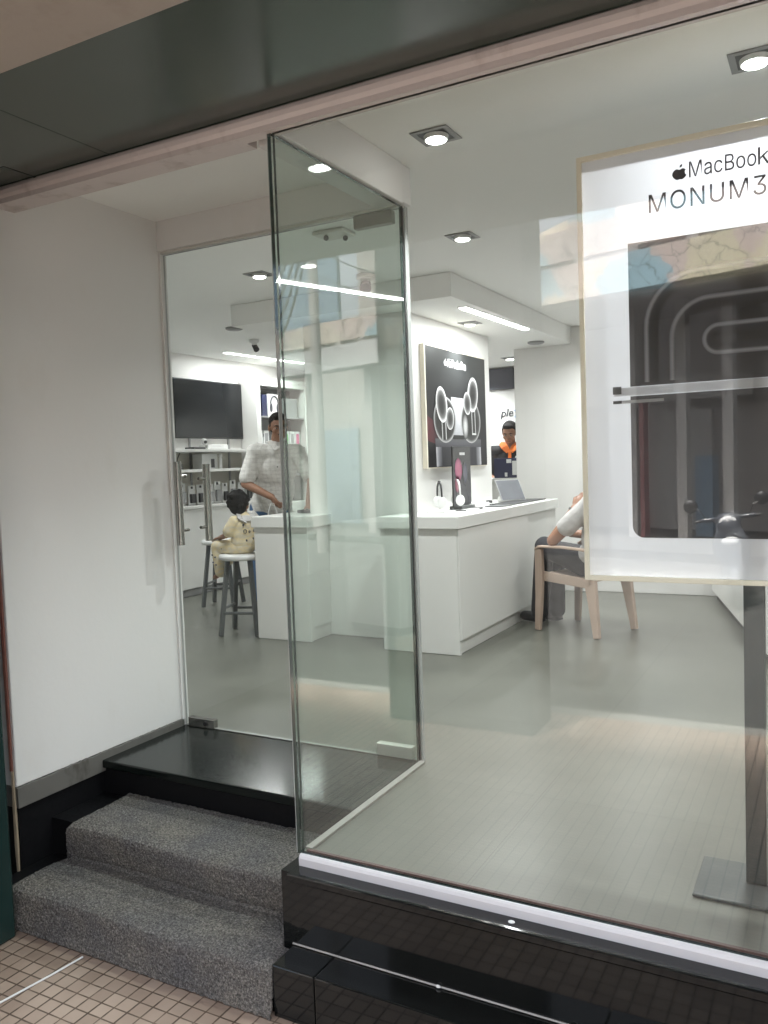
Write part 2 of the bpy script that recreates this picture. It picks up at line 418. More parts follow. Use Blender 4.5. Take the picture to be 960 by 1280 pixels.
GREYSHIRT = shirt_mat('pale_grey_cloth', (0.58, 0.56, 0.55), (0.5, 0.48, 0.47), 12)
LENS = lamp_mat('lamp_lens', (1.0, 0.98, 0.94), 4.0)
TUBE = lamp_mat('tube_diffuser', (1.0, 0.98, 0.95), 2.0)
GLASS_F = glass_mat('front_glass', (0.97, 0.985, 0.975))
GLASS_S = glass_mat('side_glass', (0.88, 0.93, 0.905))
GLASS_D = glass_mat('door_glass', (0.97, 0.985, 0.975), 0.4)
ACRYL = glass_mat('clear_acrylic', (0.96, 0.97, 0.97))

# ------------------------------------------------------------------ helpers
def BM(): return bmesh.new()

def xf(bm, verts, m):
    for v in verts: v.co = m @ v.co

def box(bm, x0, x1, y0, y1, z0, z1, m=None):
    vs = [bm.verts.new((x, y, z)) for z in (z0, z1) for y in (y0, y1) for x in (x0, x1)]
    f = [(0, 2, 3, 1), (4, 5, 7, 6), (0, 1, 5, 4), (2, 6, 7, 3), (0, 4, 6, 2), (1, 3, 7, 5)]
    fs = [bm.faces.new([vs[i] for i in q]) for q in f]
    if m is not None: xf(bm, vs, m)
    return fs

def cyl(bm, p0, p1, r0, r1=None, seg=16):
    r1 = r0 if r1 is None else r1
    p0, p1 = Vector(p0), Vector(p1)
    d = p1 - p0
    if d.length < 1e-7: return
    m = Matrix.Translation((p0 + p1) / 2) @ d.to_track_quat('Z', 'Y').to_matrix().to_4x4()
    bmesh.ops.create_cone(bm, cap_ends=True, segments=seg, radius1=r0, radius2=r1, depth=d.length, matrix=m)

def ell(bm, c, r, rot=None, u=16, v=10):
    m = Matrix.Translation(c) @ (rot.to_4x4() if rot is not None else Matrix.Identity(4)) @ Matrix.Diagonal((r[0], r[1], r[2], 1))
    bmesh.ops.create_uvsphere(bm, u_segments=u, v_segments=v, radius=1.0, matrix=m)

def tube(bm, pts, r, seg=8):
    pts = [Vector(p) for p in pts]
    rings = []
    up = Vector((0, 0, 1))
    for i, p in enumerate(pts):
        t = (pts[min(i + 1, len(pts) - 1)] - pts[max(i - 1, 0)]).normalized()
        a = t.cross(up)
        if a.length < 1e-3: a = t.cross(Vector((1, 0, 0)))
        a.normalize(); b = a.cross(t)
        rr = r[i] if isinstance(r, (list, tuple)) else r
        rings.append([bm.verts.new(p + (a * math.cos(2 * PI * k / seg) + b * math.sin(2 * PI * k / seg)) * rr) for k in range(seg)])
    for q in range(len(rings) - 1):
        for k in range(seg):
            bm.faces.new((rings[q][k], rings[q][(k + 1) % seg], rings[q + 1][(k + 1) % seg], rings[q + 1][k]))
    bm.faces.new(rings[0]); bm.faces.new(rings[-1][::-1])

def arc(c, r, a0, a1, n, fn):
    return [fn(c[0] + r * math.cos(a0 + (a1 - a0) * i / n), c[1] + r * math.sin(a0 + (a1 - a0) * i / n)) for i in range(n + 1)]

def prism(bm, poly, fn, h0, h1):
    """extrude a 2D outline; fn(a, b, h) gives the 3D point"""
    lo = [bm.verts.new(fn(a, b, h0)) for a, b in poly]
    hi = [bm.verts.new(fn(a, b, h1)) for a, b in poly]
    n = len(poly)
    fs = [bm.faces.new(lo[::-1]), bm.faces.new(hi)]
    for i in range(n):
        fs.append(bm.faces.new((lo[i], lo[(i + 1) % n], hi[(i + 1) % n], hi[i])))
    return fs

def lathe(bm, prof, c, axis=None, seg=24):
    """turn (radius, height) pairs about a vertical axis at c (or about a given rotation)"""
    m = Matrix.Translation(c) @ (axis.to_4x4() if axis is not None else Matrix.Identity(4))
    rings = []
    for r, h in prof:
        rings.append([bm.verts.new(m @ Vector((r * math.cos(2 * PI * k / seg), r * math.sin(2 * PI * k / seg), h))) for k in range(seg)])
    for q in range(len(rings) - 1):
        for k in range(seg):
            bm.faces.new((rings[q][k], rings[q][(k + 1) % seg], rings[q + 1][(k + 1) % seg], rings[q + 1][k]))
    if prof[0][0] > 1e-5: bm.faces.new(rings[0][::-1])
    if prof[-1][0] > 1e-5: bm.faces.new(rings[-1])

def world_loc(o):
    p = Vector((0, 0, 0))
    while o is not None:
        p += o.location; o = o.parent
    return p

def obj(name, bm, mat, parent=None, bev=0.0, smooth=False, mats=None):
    """link bm as one mesh object; bm is in world coordinates (the parent's place is taken off)"""
    bmesh.ops.remove_doubles(bm, verts=bm.verts, dist=1e-6)
    bmesh.ops.recalc_face_normals(bm, faces=bm.faces)
    if parent is not None:
        w = world_loc(parent)
        for v in bm.verts: v.co -= w
    me = bpy.data.meshes.new(name)
    bm.to_mesh(me); bm.free()
    o = bpy.data.objects.new(name, me)
    C.objects.link(o)
    for m in (mats or [mat]): me.materials.append(m)
    if smooth:
        for p in me.polygons: p.use_smooth = True
    if bev:
        b = o.modifiers.new('bevel', 'BEVEL'); b.width = bev; b.segments = 2; b.limit_method = 'ANGLE'; b.angle_limit = R(40)
    if parent is not None: o.parent = parent
    return o

def tag(o, label, cat, group=None, kind=None):
    if label: o['label'] = label
    if cat: o['category'] = cat
    if group: o['group'] = group
    if kind: o['kind'] = kind
    return o

def thing(name, label, cat, loc=(0, 0, 0), group=None):
    o = bpy.data.objects.new(name, None)
    o.empty_display_size = 0.1
    C.objects.link(o)
    o.location = loc
    return tag(o, label, cat, group)

def struct(name, bm, mat, bev=0.0):
    o = obj(name, bm, mat, None, bev)
    o['kind'] = 'structure'
    return o

def copy_tree(o, parent=None):
    c = o.copy(); C.objects.link(c)
    if parent is not None: c.parent = parent
    for ch in list(o.children): copy_tree(ch, c)
    return c

def BX(name, x0, x1, y0, y1, z0, z1, mat, parent=None, bev=0.0):
    bm = BM(); box(bm, x0, x1, y0, y1, z0, z1)
    return obj(name, bm, mat, parent, bev)

def bundled_font(fn):
    """one of the typefaces that come with Blender itself, else its built-in one"""
    try: return bpy.data.fonts.load(os.path.join(bpy.utils.system_resource('DATAFILES'), 'fonts', fn))
    except Exception: return None
SANS = bundled_font('Inter.woff2')

def text_bm(bm, body, width, fn_matrix, height=None, extrude=0.0012, spacing=1.0, font=SANS):
    """lettering of a given width as mesh, lower left corner at the matrix origin, reading along +X, up +Y"""
    cu = bpy.data.curves.new('lettering', 'FONT')
    cu.body = body; cu.size = 1.0; cu.space_character = spacing
    cu.extrude = 0.0; cu.resolution_u = 6
    if font: cu.font = font
    t = bpy.data.objects.new('lettering', cu)
    C.objects.link(t)
    dg = bpy.context.evaluated_depsgraph_get()
    me = bpy.data.meshes.new_from_object(t.evaluated_get(dg))
    bpy.data.objects.remove(t); bpy.data.curves.remove(cu)
    xs = [v.co.x for v in me.vertices]; ys = [v.co.y for v in me.vertices]
    sx = width / (max(xs) - min(xs))
    sy = (height / (max(ys) - min(ys))) if height else sx
    tmp = BM(); tmp.from_mesh(me); bpy.data.meshes.remove(me)
    x0, y0 = min(xs), min(ys)
    r = bmesh.ops.extrude_face_region(tmp, geom=tmp.faces[:])
    top = {v for v in r['geom'] if isinstance(v, bmesh.types.BMVert)}
    vm = {}
    for v in tmp.verts:
        vm[v] = bm.verts.new(fn_matrix @ Vector(((v.co.x - x0) * sx, (v.co.y - y0) * sy, extrude if v in top else 0.0)))
    for f in tmp.faces:
        try: bm.faces.new([vm[v] for v in f.verts])
        except ValueError: pass
    tmp.free()

def fruit_mark(bm, cx, cy, h, fn, t0, t1):
    """apple outline with a bite on the right and a leaf on top, height h"""
    pts = []
    for i in range(64):
        a = 2 * PI * i / 64
        r = 0.40 + 0.035 * math.cos(2 * a)
        x = r * math.cos(a) * 1.02
        y = r * math.sin(a) * 1.0
        if y > 0: y -= 0.10 * math.exp(-(x / 0.13) ** 2)
        else: y += 0.05 * math.exp(-(x / 0.12) ** 2); x *= 1.0 - 0.16 * (-y / 0.4)
        dx, dy = x - 0.50, y - 0.07
        d = math.hypot(dx, dy)
        if d < 0.2:
            x, y = 0.50 + dx / d * 0.2, 0.07 + dy / d * 0.2
            x = min(x, 0.50 - 0.02)
        pts.append((cx + x * h, cy + (y - 0.09) * h))
    prism(bm, pts, fn, t0, t1)
    leaf = []
    for i in range(9):
        t = i / 8
        leaf.append((0.0 + 0.17 * t + 0.05 * math.sin(PI * t), 0.30 + 0.19 * t - 0.05 * math.sin(PI * t)))
    for i in range(8, 0, -1):
        t = i / 8
        leaf.append((0.0 + 0.17 * t - 0.05 * math.sin(PI * t), 0.30 + 0.19 * t + 0.05 * math.sin(PI * t)))
    prism(bm, [(cx + a * h, cy + b * h) for a, b in leaf], fn, t0, t1)

class Art:
    """flat printed artwork with one ink colour per corner"""
    def __init__(self, fn): self.bm = BM(); self.fn = fn; self.lay = self.bm.verts.layers.float_color.new('ink')
    def v(self, a, b, h, c):
        c = (c, c, c) if isinstance(c, (int, float)) else c
        x = self.bm.verts.new(self.fn(a, b, h)); x[self.lay] = (c[0], c[1], c[2], 1); return x
    def poly(self, pts, h, c):
        cols = c if isinstance(c, list) else [c] * len(pts)
        self.bm.faces.new([self.v(a, b, h, k) for (a, b), k in zip(pts, cols)])
    def stroke(self, pts, h, w, c):
        """line of half widths w (list across) and colours c (list across)"""
        n = len(pts); rows = []
        for i, p in enumerate(pts):
            q0, q1 = pts[max(0, i - 1)], pts[min(n - 1, i + 1)]
            tx, ty = q1[0] - q0[0], q1[1] - q0[1]; L = math.hypot(tx, ty) or 1
            nx, ny = -ty / L, tx / L
            rows.append([self.v(p[0] + nx * k, p[1] + ny * k, h, cc) for k, cc in zip(w, c)])
        for i in range(n - 1):
            for k in range(len(w) - 1):
                self.bm.faces.new((rows[i][k], rows[i + 1][k], rows[i + 1][k + 1], rows[i][k + 1]))
    def blob(self, cx, cy, rx, ry, rot, h, cols, rads, n=28):
        rows = []
        cr, sr = math.cos(rot), math.sin(rot)
        for r, c in zip(rads, cols):
            rows.append([self.v(cx + (rx * r * math.cos(2 * PI * i / n)) * cr - (ry * r * math.sin(2 * PI * i / n)) * sr,
                                cy + (rx * r * math.cos(2 * PI * i / n)) * sr + (ry * r * math.sin(2 * PI * i / n)) * cr, h, c) for i in range(n)])
        self.bm.faces.new(rows[0])
        for k in range(len(rows) - 1):
            for i in range(n):
                self.bm.faces.new((rows[k][i], rows[k][(i + 1) % n], rows[k + 1][(i + 1) % n], rows[k + 1][i]))
    def done(self, name, mat, parent):
        w = world_loc(parent)
        for v in self.bm.verts: v.co -= w
        me = bpy.data.meshes.new(name); self.bm.to_mesh(me); self.bm.free()
        o = bpy.data.objects.new(name, me); C.objects.link(o); me.materials.append(mat); o.parent = parent
        return o

def merged(name, prims, mat, parent, voxel, smooth=3, fac=0.5):
    """one continuous skin over tapered limbs ('c', p0, p1, r0, r1) and ellipsoids ('e', centre, radii, rotation)"""
    bm = BM()
    for p in prims:
        if p[0] == 'c':
            cyl(bm, p[1], p[2], p[3], p[4], 14)
            ell(bm, p[1], (p[3],) * 3, None, 14, 8); ell(bm, p[2], (p[4],) * 3, None, 14, 8)
        else:
            ell(bm, p[1], p[2], p[3] if len(p) > 3 else None)
    w = world_loc(parent) if parent is not None else Vector((0, 0, 0))
    for v in bm.verts: v.co -= w
    me = bpy.data.meshes.new('t'); bm.to_mesh(me); bm.free()
    t = bpy.data.objects.new('t', me); C.objects.link(t)
    rm = t.modifiers.new('r', 'REMESH'); rm.mode = 'VOXEL'; rm.voxel_size = voxel
    if smooth:
        sm = t.modifiers.new('s', 'SMOOTH'); sm.factor = fac; sm.iterations = smooth
    dg = bpy.context.evaluated_depsgraph_get()
    out = bpy.data.meshes.new_from_object(t.evaluated_get(dg))
    bpy.data.objects.remove(t)
    out.name = name
    o = bpy.data.objects.new(name, out); C.objects.link(o)
    out.materials.clear(); out.materials.append(mat)
    for p in out.polygons: p.use_smooth = True
    if parent is not None: o.parent = parent
    return o

# ------------------------------------------------------------------ key sizes (metres; shop floor is z = 0)
FRONT, REC = 2.185, 3.075           # street glass, recessed door
XL, XC = -2.85, -1.545              # left wall of the entrance, glass corner
ZC, ZB = 2.465, 2.31                # ceiling, lower bulkhead
ZT = 2.30                           # top of the glass
ZP, ZR = -0.44, -0.58               # pavement, road
XR = 2.3                            # right wall of the shop
YB = 9.05                           # back wall

# ------------------------------------------------------------------ ground
struct('pavement', (lambda b: (box(b, -14, 14, -0.95, 2.6, ZP - 0.3, ZP), b)[1])(BM()), TILE)
b = BM(); box(b, -60, 60, -60, -1.10, ZR - 0.3, ZR); struct('road', b, ASPHALT)
b = BM(); box(b, -14, 14, -1.096, -0.954, ZR - 0.1, ZP + 0.006); struct('kerb', b, KERBST, 0.015)
b = BM(); box(b, XL, XC, 2.62, REC + 0.01, -0.25, -0.001); box(b, XC, XR, 2.19, REC + 0.01, -0.25, -0.001)
box(b, -6.0, XR, REC + 0.01, YB, -0.25, -0.001); struct('shop_floor', b, FLOOR)
b = BM(); tube(b, [(-2.395, 1.55, ZP + 0.004), (-2.376, 1.66, ZP + 0.004), (-2.347, 1.83, ZP + 0.004), (-2.33, 1.945, ZP + 0.006)], 0.0035, 6)
tag(obj('cable', b, WPLAST), 'thin white cable lying on the beige pavement tiles', 'cable')

# ------------------------------------------------------------------ ceilings and shell of the shop
b = BM(); box(b, -6.0, XR, REC + 0.049, YB, ZC, ZC + 0.15); box(b, -6.0, XL - 0.001, REC + 0.012, REC + 0.049, ZC, ZC + 0.15); box(b, XC - 0.005, XR, 2.20, REC + 0.05, ZC, ZC + 0.15)
struct('ceiling', b, CEIL)
b = BM(); box(b, XL, XC - 0.105, 2.26, REC - 0.03, ZC - 0.012, ZC + 0.15); struct('entrance_ceiling', b, CEIL)
BK = BM(); box(BK, -3.91, -2.14, 4.92, YB - 0.05, ZB, ZC - 0.001)
tag(obj('ceiling_bulkhead', BK, CEIL, None, 0.004), 'lowered white ceiling box over the counters and the poster column', 'bulkhead')
hd = BM(); box(hd, XC - 0.10, XC - 0.006, 2.25, REC - 0.03, ZT + 0.002, ZC + 0.02); box(hd, XC - 0.002, XC + 0.022, 2.205, REC - 0.03, ZT + 0.004, ZC)
hdo = obj('entrance_header', hd, OUTWALL, None, 0.003); tag(hdo, 'white header strip above the side glass panel', 'header')
hb = thing('door_header', 'white lintel above the recessed glass door', 'lintel', (XL, REC, ZT))
BX('lintel', XL, XC + 0.02, REC - 0.028, REC + 0.048, ZT + 0.012, ZC - 0.002, OUTWALL, hb, 0.003)
BX('door_rail', XL, XC, REC - 0.02, REC + 0.02, ZT, ZT + 0.011, PLATE, hb)

lw = thing('entrance_wall', 'plain white side wall of the entrance with a grey skirting strip', 'wall', (XL, 2.1, 0))
BX('wall', XL - 0.20, XL, 2.11, REC + 0.016, 0.032, ZC + 0.15, OUTWALL, lw, 0.004)
BX('wall_base', XL - 0.20, XL - 0.004, 2.115, REC + 0.016, ZP, -0.052, MATT, lw)
sk = BM()
n = 60
prev = None
for i in range(n + 1):
    y = 2.105 + (REC - 0.012 - 2.105) * i / n
    zt = 0.032 + random.uniform(-0.003, 0.004)
    cur = [sk.verts.new((XL + 0.012, y, -0.05)), sk.verts.new((XL + 0.012, y, zt)), sk.verts.new((XL - 0.19, y, zt)), sk.verts.new((XL - 0.19, y, -0.05))]
    if prev:
        for k in range(4): sk.faces.new((prev[k], prev[(k + 1) % 4], cur[(k + 1) % 4], cur[k]))
    else: sk.faces.new(cur[::-1])
    prev = cur
sk.faces.new(prev)
obj('skirting', sk, SKIRT, lw)
sk = BM(); tube(sk, [(XL - 0.004, 2.098, z) for z in (-0.32, -0.2, -0.05, 0.1)], [0.006, 0.009, 0.008, 0.006], 6); obj('edge_strip', sk, WOOD, lw)
sk = BM(); tube(sk, [(XL - 0.012, 2.10, z) for z in (0.1, 0.5, 1.0, 1.6, 2.25)], [0.007, 0.009, 0.007, 0.009, 0.007], 6); obj('edge_bead', sk, RUST, lw)
BX('reveal', XL - 0.004, XL + 0.012, REC - 0.022, REC + 0.022, 0.0, ZT + 0.01, OUTWALL, lw, 0.003)

gp = BM(); box(gp, -3.5, -2.665, 1.15, 1.935, ZP, 2.36)
tag(obj('green_pier', gp, GREEN, None, 0.01), 'dark green painted pier at the left edge of the entrance', 'pier')
gp = BM(); box(gp, 2.45, 3.3, 1.15, 1.935, ZP, 2.36)  # unseen pier added to keep low side light off the entrance wall
tag(obj('green_pier', gp, GREEN, None, 0.01), 'unseen added dark green pier beyond the right end of the shop window', 'pier')
nw = BM(); box(nw, 2.52, 14, 2.10, 2.5, ZP, 4.2)  # unseen front added to shut out low sky from the right
tag(obj('neighbour_front', nw, BEIGE), 'unseen added beige plaster front closing the street to the right', 'wall')
nw = BM(); box(nw, -14, -3.06, 2.10, 2.5, ZP, 4.2)
tag(obj('neighbour_front', nw, BEIGE), 'beige plaster front of the neighbouring shop beyond the green pier', 'wall')

for nm, lab, bx_ in (('left_wall', 'white painted wall behind the television and shelves', (-6.15, -5.90, REC + 0.016, YB, 0, ZC + 0.15)),
                     ('right_wall', 'white painted right hand wall of the shop', (XR, XR + 0.2, 2.2, YB, 0, ZC + 0.15)),
                     ('back_wall', 'pale back wall with script lettering behind the far employee', (-6.15, XR + 0.2, YB, YB + 0.2, 0, ZC + 0.15)),
                     ('front_wall', 'white inner wall beside the glass door', (-6.15, XL - 0.202, REC - 0.1, REC + 0.014, 0, ZC + 0.15))):
    w_ = BM(); box(w_, *bx_); tag(obj('wall', w_, WALL), lab, 'wall')
pw_ = BM(); box(pw_, -2.70, -1.98, 7.66, 7.86, 0.001, ZC - 0.002); box(pw_, -1.98, 0.6, 7.70, 7.86, 0.001, ZC - 0.002)
tag(obj('wall', pw_, WALL, None, 0.004), 'bright white partition wall behind the plastic chair', 'wall')
co = BM(); box(co, -3.46, -2.60, 5.19, 6.74, 0.001, ZB - 0.001)
tag(obj('column', co, WALL, None, 0.004), 'wide white column carrying the dark earphone poster', 'column')

# ------------------------------------------------------------------ outside: soffit, trim, plinth, steps
sf = thing('canopy_soffit', 'dark glossy panelled soffit over the pavement with an inspection hatch', 'soffit', (0, 1.8, 2.38))
for i, (a, c) in enumerate(((-14, -4.6), (-4.596, -2.202), (-2.198, 0.6), (0.604, 3.0), (3.004, 14))):
    BX('panel', a, c, 1.56, 2.148, 2.362, 2.40, SOFFIT, sf)
hm = BM(); box(hm, -2.87, -2.590, 2.020, 2.024, 2.3605, 2.365); box(hm, -2.594, -2.590, 2.024, 2.175, 2.3605, 2.365); box(hm, -2.87, -2.59, 2.175, 2.179, 2.3605, 2.365)
obj('inspection_hatch', hm, DARK, sf)
BX('backing', -14, 14, 1.565, 2.14, 2.402, 2.5, SHADE, sf)
cs = BM(); box(cs, -14, 14, 0.58, 1.556, 2.352, 2.50)
tag(obj('canopy_beam', cs, BEIGE, None, 0.004), 'beige plastered beam along the outer side of the dark soffit', 'beam')
tm = BM()
prof = [(2.150, 2.300), (2.150, 2.318), (2.143, 2.330), (2.141, 2.345), (2.146, 2.358), (2.20, 2.358), (2.20, 2.300)]
prism(tm, prof, lambda a, c, h: (h, a, c), -2.92, XR)
box(tm, XL, XC - 0.11, 2.2, 2.258, 2.302, ZC + 0.02); box(tm, XC - 0.1, XR, 2.186, 2.204, ZT + 0.004, 2.4)
tag(obj('lintel_trim', tm, PINK), 'pinkish trim strip between the dark soffit and the shop window', 'trim')
rf = BM(); box(rf, -14, 14, 1.556, YB + 0.2, 2.64, 2.9); box(rf, -14, 14, 0.58, 1.556, 2.501, 2.9)
tag(obj('upper_floor', rf, BEIGE), 'underside of the beige upper floor above the shop', 'upper floor')

pl = thing('window_plinth', 'polished black granite plinth with a low step under the shop window', 'plinth', (0, 2.1, ZP))
BX('ledge', XC, XR, 2.095, 2.185, -0.062, -0.036, GRANITE, pl, 0.004)
BX('ledge_core', XC + 0.004, XR, 2.185, 2.24, -0.25, -0.003, GRANITE2, pl)
BX('face', XC + 0.004, XR, 2.106, 2.184, ZP, -0.062, GRANITE, pl, 0.002)
b = BM()
for a, c in ((XC + 0.012, -1.38), (-1.378, -0.55), (-0.548, 0.3), (0.302, 1.2), (1.202, XR)): box(b, a, c, 1.985, 2.104, ZP + 0.002, -0.272)
obj('low_step', b, GRANITE, pl, 0.004)
b = BM(); tube(b, [(XC + 0.01, 2.103, -0.268), (-0.8, 2.103, -0.268), (0.5, 2.103, -0.268), (XR, 2.103, -0.268)], 0.003, 6); obj('grout_line', b, CONC, pl)
for px, py in ((-1.02, 2.1035), (-0.62, 2.1035)):
    b = BM(); ell(b, (px, py - 0.004, -0.266), (0.008, 0.004, 0.005)); obj('grout_blob', b, CARD, pl)
b = BM(); ell(b, (-0.80, 2.13, -0.0345), (0.010, 0.008, 0.003)); obj('paint_spot', b, CARD, pl)

st = thing('entrance_steps', 'black granite landing and steps leading up to the glass door', 'steps', (-2.2, 2.3, ZP))
BX('landing', XL - 0.002, XC + 0.002, 2.535, REC + 0.005, -0.035, 0.001, GRANITE2, st, 0.006)
BX('riser', XL - 0.002, XC + 0.002, 2.552, 2.6, -0.2, -0.0355, MATT, st)
BX('upper_step', XL - 0.002, XC + 0.002, 2.268, 2.552, ZP, -0.152, MATT, st)
BX('lower_step', XL - 0.002, XC + 0.002, 2.005, 2.268, ZP, -0.303, MATT, st)
BX('side_cheek', XC - 0.03, XC + 0.003, 2.11, REC, ZP, -0.037, GRANITE, st)

cp = BM()
path = [(2.548, -0.128), (2.50, -0.134), (2.28, -0.136), (2.245, -0.138), (2.228, -0.145), (2.222, -0.158), (2.226, -0.20), (2.242, -0.262), (2.25, -0.278), (2.235, -0.284), (2.03, -0.283), (1.998, -0.286), (1.982, -0.294), (1.976, -0.308), (1.972, -0.37), (1.963, -0.436)]
fine = []
for (y0, z0), (y1, z1) in zip(path, path[1:]):
    m_ = max(1, int(math.hypot(y1 - y0, z1 - z0) / 0.007))
    for k in range(m_): fine.append((y0 + (y1 - y0) * k / m_, z0 + (z1 - z0) * k / m_))
fine.append(path[-1])
NX = 165
rows = []
for j, (y, z) in enumerate(fine):
    t = j / (len(fine) - 1)
    xl = -2.715 - 0.05 * min(1, max(0, (t - 0.42) / 0.2))
    xr = XC - 0.034 + (0.045 if z < -0.27 and y < 2.09 else 0.0)
    row = []
    for i in range(NX + 1):
        u = i / NX
        e = min(1.0, u / 0.02, (1 - u) / 0.012)
        row.append(cp.verts.new((xl + (xr - xl) * u + random.uniform(-.0015, .0015), y + random.uniform(-.0022, .0022) + 0.006 * math.sin(u * 9 + z * 4) * (1 if 0.05 < t < 0.97 else 0),
                                 z + random.uniform(-.0022, .0022) - 0.014 * (1 - e) ** 2)))
    rows.append(row)
for r0, r1 in zip(rows, rows[1:]):
    for i in range(NX): cp.faces.new((r0[i], r0[i + 1], r1[i + 1], r1[i]))
cpo = obj('step_carpet', cp, CARPET)
so = cpo.modifiers.new('thickness', 'SOLIDIFY'); so.thickness = 0.008; so.offset = -1
tag(cpo, 'speckled grey carpet runner laid over the entrance steps', 'carpet')

# ------------------------------------------------------------------ glazing
def pane(name, x0, x1, y0, y1, z0, z1, gm, thin, parent, edge=EDGE):
    """glass sheet: big faces clear, narrow polished edges dark green"""
    bm = BM(); box(bm, x0, x1, y0, y1, z0, z1)
    bm.normal_update()
    ax = {'x': 0, 'y': 1}[thin]
    for f in bm.faces: f.material_index = 0 if abs(f.normal[ax]) > 0.9 else 1
    return obj(name, bm, None, parent, mats=[gm, edge])

sw = thing('shop_window', 'large clear shop window facing the pavement above a white channel', 'window', (XC, FRONT, 0))
pane('glass_pane', XC + 0.012, XR, FRONT - 0.012, FRONT, -0.003, ZT, GLASS_F, 'y', sw)
b = BM()
prism(b, [(2.157, -0.036), (2.157, -0.012), (2.161, -0.004), (2.166, 0.0), (2.1715, 0.0), (2.1715, -0.036)], lambda a, c, h: (h, a, c), XC + 0.008, XR)
obj('bottom_channel', b, ALU, sw)
BX('sealant', XC + 0.02, XR, 2.1865, 2.197, 0.0, 0.006, BROWN, sw)
sg = thing('side_glass', 'greenish fixed side pane between the entrance and the window display', 'glass panel', (XC, 2.6, 0))
pane('glass_pane', XC - 0.006, XC + 0.006, 2.172, 3.06, -0.003, ZT, GLASS_S, 'x', sg)
BX('edge_strip', XC - 0.008, XC - 0.0062, 2.171, 2.178, 0.0, ZT, SEAL, sg)
BX('bottom_trim', XC + 0.0065, XC + 0.032, 2.20, 3.06, 0.0, 0.008, KERBST, sg)
BX('rear_edge', XC - 0.004, XC + 0.008, 3.061, 3.068, 0.0, ZT, DARK, sg)
dr = thing('glass_door', 'recessed frameless glass door with tubular steel pull handles', 'door', (XL, REC, 0))
pane('glass_pane', XL + 0.016, XC - 0.004, REC - 0.006, REC + 0.006, 0.006, ZT - 0.003, GLASS_D, 'y', dr, SEAL)
for x, yy, z0, z1 in ((-2.755, REC - 0.065, 0.905, 1.305), (-2.69, REC + 0.065, 0.915, 1.29)):
    h_ = BM(); cyl(h_, (x, yy, z0), (x, yy, z1), 0.019, None, 24); hp = obj('pull_handle', h_, STEEL, dr, smooth=False)
    for zz in (z0 + 0.07, z1 - 0.07):
        h_ = BM(); cyl(h_, (x, yy, zz), (x, REC + (0.006 if yy > REC else -0.006), zz), 0.008); obj('mount', h_, STEEL, hp)
BX('lock_patch', XL + 0.04, XL + 0.20, REC - 0.016, REC + 0.016, 0.004, 0.047, STEEL, dr, 0.002)
h_ = BM(); cyl(h_, (XL + 0.15, REC - 0.017, 0.024), (XL + 0.15, REC - 0.021, 0.024), 0.011); obj('lock_cylinder', h_, DARK, dr)
BX('lower_pivot_patch', -1.745, -1.572, REC - 0.018, REC + 0.018, 0.006, 0.058, PLATE, dr, 0.003)
BX('upper_pivot_patch', -1.765, -1.585, REC - 0.018, REC + 0.018, 2.243, ZT - 0.004, PATCH, dr, 0.003)
BX('edge_seal', XC - 0.0035, XC + 0.001, REC - 0.006, REC + 0.02, 0.0, ZT, SEAL, dr)
BX('hinge_jamb', XC + 0.012, XC + 0.017, REC - 0.004, REC + 0.018, 0.0, ZT, SEAL, dr)

# ------------------------------------------------------------------ lamps
def downlight(label, loc, power=1.0, spread=140, group='square recessed downlights'):
    t = thing('downlight', label, 'ceiling lamp', loc, group)
    x, y, z = loc
    fr = BM()
    for q in ((-0.074, -0.054, -0.074, 0.074), (0.054, 0.074, -0.074, 0.074), (-0.054, 0.054, -0.074, -0.054), (-0.054, 0.054, 0.054, 0.074)):
        box(fr, x + q[0], x + q[1], y + q[2], y + q[3], z - 0.005, z - 0.0005)
    obj('bezel', fr, MGREY, t, 0.0015)
    BX('inner_plate', x - 0.0535, x + 0.0535, y - 0.0535, y + 0.0535, z - 0.003, z - 0.001, DARK, t)
    lb = BM(); cyl(lb, (x, y, z - 0.003), (x, y, z - 0.018), 0.046, 0.043, 24); obj('lamp_ring', lb, WPLAST, t)
    lb = BM(); lathe(lb, [(0.037, -0.0182), (0.036, -0.021), (0.026, -0.024), (0.0, -0.0255)], (x, y, z)); obj('lens', lb, LENS, t, 0, True)
    ld = bpy.data.lights.new('lamp_light', 'AREA'); ld.shape = 'DISK'; ld.size = 0.07; ld.energy = DOWN_W * power; ld.color = (0.965, 0.99, 1.0); ld.spread = R(spread)
    lo = bpy.data.objects.new('lamp_light', ld); C.objects.link(lo); lo.parent = t; lo.location = (0, 0, -0.03)
    return t
downlight('square downlight in the ceiling just inside the window, right of the side glass', (-1.29, 2.87, ZC), 1.0, 105)
downlight('square downlight set deeper in the ceiling above the right counter', (-1.75, 4.20, ZC))
downlight('square downlight cut by the right edge of the photo above the large poster', (-0.21, 2.87, ZC))
downlight('square downlight above the stools, seen through the glass door', (-3.14, 4.25, ZC))
downlight('square downlight in the lowered ceiling shining on the dark earphone poster', (-2.44, 5.95, ZB), 0.55, 100)
downlight('small downlight seen edge-on in the lowered ceiling near the far wall', (-2.95, 8.25, ZB), 0.6)
downlight('unseen added downlight over the partition wall behind the poster', (-1.55, 7.15, ZC), 1.1)  # unseen lamp added to brighten the partition wall
downlight('unseen added downlight over the chair behind the large poster', (-0.35, 4.20, ZC), 0.6)  # unseen lamp added to fill the right side of the shop
downlight('unseen added downlight over the television wall', (-5.1, 5.1, ZC))  # unseen lamp added for light on the television wall
downlight('unseen added downlight over the shelving niche', (-5.0, 8.6, ZC))  # unseen lamp added for light in the niche corner
downlight('unseen added downlight over the far service desk', (-3.6, 8.55, ZB))  # unseen lamp added for light at the back desk

